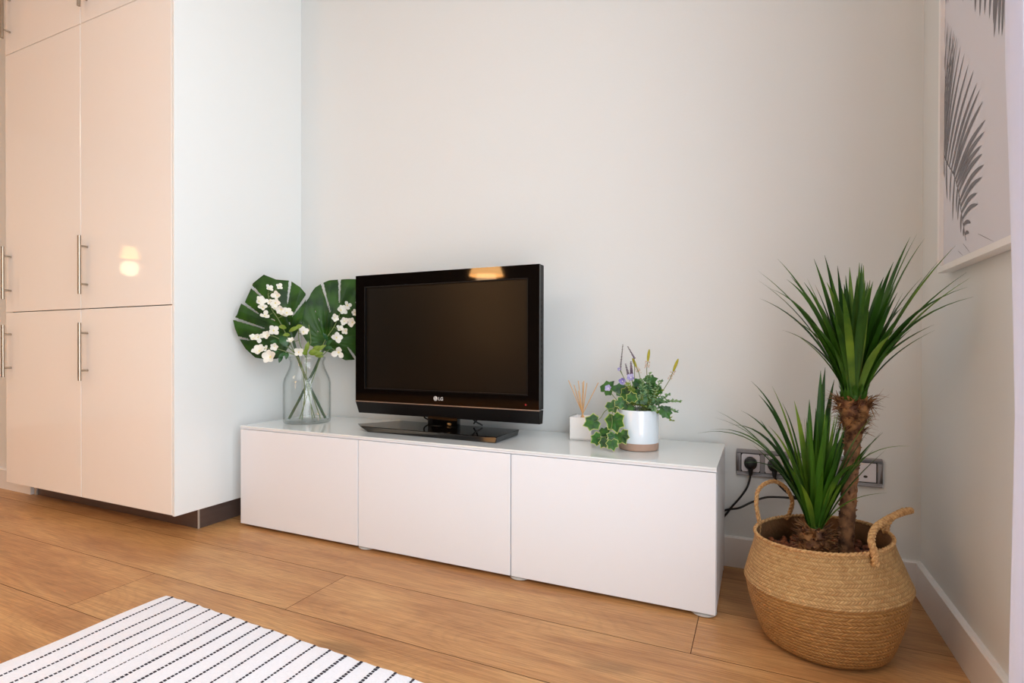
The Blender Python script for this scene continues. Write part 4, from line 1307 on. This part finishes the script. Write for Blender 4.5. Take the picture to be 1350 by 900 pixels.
monstera('large split monstera leaf in the glass vase, partly hidden behind the television', (.0779, .196), B_OUT, B_SL,
         [(.034, .3209, .002, .0045, .2), (.0471, .2887, .0018, .0055, .3), (-.0243, .2735, .002, .004, -.6), (.0427, .2376, .002, .0045, .9)], -.030,
         [(.0407, .1015, -.01), (.004, .0232, -.008), (-.036, -.06, -.006), (-.0712, -.1290, -.004)], 2, .8)

FL = [(-0.1464, 0.4056, 1), (-0.1084, 0.4156, 0.9), (-0.1137, 0.3801, 1), (-0.1827, 0.3533, 1), (-0.1667, 0.3294, 1.1), (-0.1606, 0.2963, 1), (-0.1423, 0.3524, 0.8), (-0.1207, 0.3486, 0.9), (-0.124, 0.3262, 0.9), (-0.0993, 0.3246, 1), (-0.0952, 0.3023, 0.9), (-0.0786, 0.3094, 1)]
FB = [(-0.1868, 0.2117, 1), (-0.2028, 0.2027, 1), (-0.1505, 0.2165, 1), (-0.1281, 0.2368, 1.1)]
FC = [(-0.1566, 0.1653, 0.8), (-0.1788, 0.152, 1.2), (-0.124, 0.1743, 1), (-0.1363, 0.1297, 1.4)]
FD_ = [(-0.0157, 0.2315, 1.1), (-0.0326, 0.1496, 1), (-0.062, 0.1948, 0.7)]
FR = [(0.1586, 0.348, 1), (0.1318, 0.3263, 1.1), (0.1075, 0.2932, 1), (0.1474, 0.2801, 1.1), (0.1811, 0.276, 1), (0.1296, 0.2448, 1.1), (0.1519, 0.2405, 1), (0.1142, 0.2098, 1.3), (0.1252, 0.1495, 1.2), (0.1924, 0.3185, .7)]
def sprig(label, stems, flowers, leaves, seed, W):
    e = empty('flower_sprig', VC + Vector((0, 0, .02)), label, 'flower', 'white blossom sprigs in the glass vase')
    rnd = random.Random(seed)
    b = MB()
    for s in stems:
        b.tube(crom([LP(*p) for p in s], 6), [.0019] * (6 * (len(s) - 1) + 1), 7)
    main = crom([LP(*p) for p in stems[0]], 6)
    for f in flowers:    # short pedicels
        p = LP(f[0], f[1], W + .004); q = min(main + (crom([LP(*k) for k in stems[-1]], 6)), key=lambda m: (m - p).length)
        b.tube([q, (p + q) / 2 + Vector((0, 0, -.004)), p], .0011, 5)
    b.build('stem', M['stem2'], e, smooth=True, fix=False)
    for f in flowers:
        b = MB(); r = .0190 * f[2] * rnd.uniform(.8, 1.2)
        n = NN + U * rnd.uniform(-.7, .7) + Vector((0, 0, rnd.uniform(-.3, .8)))
        p = LP(f[0], f[1], W + .006 + rnd.uniform(-.004, .01))
        flower(b, p, r, n, rnd, rnd.choice([3, 4, 5]), rnd.uniform(.5, 1.1))
        b.build('blossom', [M['petal'], M['petalc']], e, smooth=True, fix=False, weld=False, angle=80)
    b = MB()
    for (u, v, du, dv, w) in leaves:
        oval_leaf(b, LP(u, v, W), LP(u + du, v + dv, W + .012), w, NN + Vector((0, 0, .4)))
    b.build('leaf', M['lime'] if seed % 2 else M['green'], e, smooth=True, fix=False, weld=False, angle=80)
W = .03
sprig('white blossom sprig rising highest over the left monstera leaf', [[(.052, -.128, .03), (.01, .0, .022), (-.0369, .1177, .03), (-0.0789, 0.2174, W), (-0.108, 0.2801, W), (-0.1368, 0.3287, W), (-0.149, 0.3864, W)]], FL,
      [(-.08, .249, -.03, .004, .010), (-.046, .2495, .032, .008, .010), (-.066, .222, -.028, -.004, .008), (-.07, .235, .04, .018, .009)], 1, W)
sprig('white blossom sprig leaning left above the lowest one, just over the vase rim', [[(.02, -.13, .03), (.004, .0, .03), (-.03, .1177, .034), (-.0706, .1677, .036), (-.1204, .212, .036), (-.1853, .2188, .036)]], FB,
      [(-.10, .215, .022, -.045, .017), (-.11, .19, -.03, .002, .009)], 2, W + .006)
sprig('lowest white blossom sprig drooping left below the vase rim', [[(-.02, -.13, .025), (-.01, .0, .034), (-.03, .1175, .045), (-.0706, .148, .046), (-.1286, .165, .046), (-.1775, .160, .046)]], FC,
      [(-.08, .148, -.03, -.022, .008), (-.095, .14, -.012, -.034, .008), (-.075, .15, -.006, -.03, .008), (-.11, .155, -.03, -.008, .007)], 4, W + .012)
sprig('white blossom sprig in the middle of the vase with yellow green leaves', [[(.03, -.13, .0), (.0, .0, .01), (-.0029, .1221, W), (.004, .17, W), (.0142, .1954, W), (.0056, .264, W)], [(-.0029, .1221, W), (-.03, .19, W), (-.034, .245, W)]], FD_,
      [(.005, .145, .035, .012, .010), (.01, .14, .055, .006, .010), (0, .14, -.03, .02, .011), (.02, .155, .03, .022, .009), (.03, .135, .035, -.004, .009), (-.005, .15, .01, .045, .009), (.03, .15, .045, .03, .009)], 5, W + .004)
sprig('white blossom sprig leaning right in front of the monstera leaf beside the television', [[(-.03, -.13, .0), (.01, .0, .01), (.0488, .1172, .02), (.0662, .1911, W), (.1058, .2564, W), (.1324, .3176, W), (.157, .3463, W)], [(.0488, .1248, .02), (.0926, .1634, W), (.1236, .1494, W)]], FR,
      [(.075, .18, .022, .02, .009), (.07, .17, .03, -.006, .008), (.08, .2, -.02, .03, .008)], 6, W)

# ------------------------------------------------------------------ lamps of the room (behind the camera, seen as reflections), daylight, added fill
def pendant(x, y, z, label, power, r=.17, glow=5):
    e = empty('pendant_lamp', (x, y, z), label, 'lamp')
    b = MB(); b.lathe([(r * .55, r * .75), (r, -r * .55), (r - .003, -r * .55), (r * .55 - .003, r * .75)], 40, (x, y, z), closed=True)
    sh = mat('glowing_shade', (240, 205, 150), .8)
    bs = sh.node_tree.nodes['Principled BSDF']; bs.inputs['Emission Color'].default_value = (1, .5, .17, 1); bs.inputs['Emission Strength'].default_value = glow
    b.build('lamp_shade', sh, e, smooth=True)
    b = MB(); b.tube([(x, y, z + r * .3), (x, y, H)], .003, 8); b.tube([(x, y, z + r * .3), (x, y, z + r * .8)], .02, 12); b.build('cord', M['cord'], e, smooth=True)
    m = bpy.data.materials.get('bulb_glow')
    if not m:
        m = bpy.data.materials.new('bulb_glow'); m.use_nodes = True
        bs = m.node_tree.nodes['Principled BSDF']; bs.inputs['Emission Color'].default_value = (1, .55, .22, 1); bs.inputs['Emission Strength'].default_value = 6
    b = MB(); b.ell((x, y, z), (r * .22, r * .22, r * .3), 16, 10); b.build('bulb', m, e, smooth=True)
    ld = bpy.data.lights.new('pendant_light', 'POINT'); ld.energy = power; ld.color = (1, .66, .38); ld.shadow_soft_size = .10 if r > .1 else .06
    lo = bpy.data.objects.new('pendant_light', ld); lo.location = (x, y, z - .12); col.objects.link(lo); lo.parent = e
    lo.matrix_parent_inverse = world(e).inverted()
pendant(-2.88, -3.25, 1.52, 'warm fabric pendant lamp hanging behind the camera, mirrored in the television bezel', 3, .17, 17)
pendant(-4.9, -1.9, 1.45, 'warm fabric pendant lamp hanging left of the camera, mirrored in the wardrobe door', 1, .065, 5)
pendant(-2.93, -3.55, .96, 'low warm pendant lamp behind the camera, glowing in the right part of the screen', 4, .13, 22)

def area(name, loc, rot, sx, sy, power, color):
    ld = bpy.data.lights.new(name, 'AREA'); ld.shape = 'RECTANGLE'; ld.size = sx; ld.size_y = sy; ld.energy = power; ld.color = color
    lo = bpy.data.objects.new(name, ld); lo.location = loc; lo.rotation_euler = rot; col.objects.link(lo)
    return lo
# daylight in the window opening (faces -x)
area('window_daylight', (.025, (WY0 + WY1) / 2, (WZ0 + WZ1) / 2), (0, PI / 2, 0), WZ1 - WZ0 - .05, WY1 - WY0 - .05, 74, (.915, .965, 1.0))
# added fill under the ceiling behind the camera, not known fixtures
area('ceiling_fill', (-2.2, -3.2, H - .03), (0, 0, 0), 1.6, 1.6, 17, (.97, .99, 1))
area('warm_ceiling_fill', (-4.4, -3.3, H - .03), (0, 0, 0), .9, .9, 27, (1, .80, .58))  # added to warm the wardrobe side, placed clear of the door reflections

w = bpy.data.worlds.new('World'); bpy.context.scene.world = w; w.use_nodes = True
bg = w.node_tree.nodes['Background']; bg.inputs['Color'].default_value = (.75, .86, 1, 1); bg.inputs['Strength'].default_value = 1.2

# ------------------------------------------------------------------ camera
cam = bpy.data.cameras.new('camera'); co = bpy.data.objects.new('camera', cam); col.objects.link(co)
cam.sensor_fit = 'HORIZONTAL'; cam.sensor_width = 36; cam.lens = 710.94 / 1350 * 36; cam.shift_y = 11.8 / 1350; cam.clip_start = .02
R = Vector((0.90962373, 0.41542675, 0.00229996)); Up = Vector((-0.00446, 0.0042294, 0.99998111)); F = Vector((-0.41540918, 0.9096168, -0.00569997))
mtx = Matrix(((R.x, Up.x, -F.x, -.4347), (R.y, Up.y, -F.y, -1.9297), (R.z, Up.z, -F.z, .7217), (0, 0, 0, 1)))
co.matrix_world = mtx
sc = bpy.context.scene
sc.camera = co
sc.view_settings.view_transform = 'Standard'; sc.view_settings.look = 'None'; sc.view_settings.gamma = 1
sc.view_settings.use_curve_mapping = False
sc.view_settings.exposure = 0.0
sc.cycles.max_bounces = 10; sc.cycles.diffuse_bounces = 6; sc.cycles.transparent_max_bounces = 16
sc.cycles.use_denoising = True
sc.cycles.caustics_reflective = False; sc.cycles.caustics_refractive = False
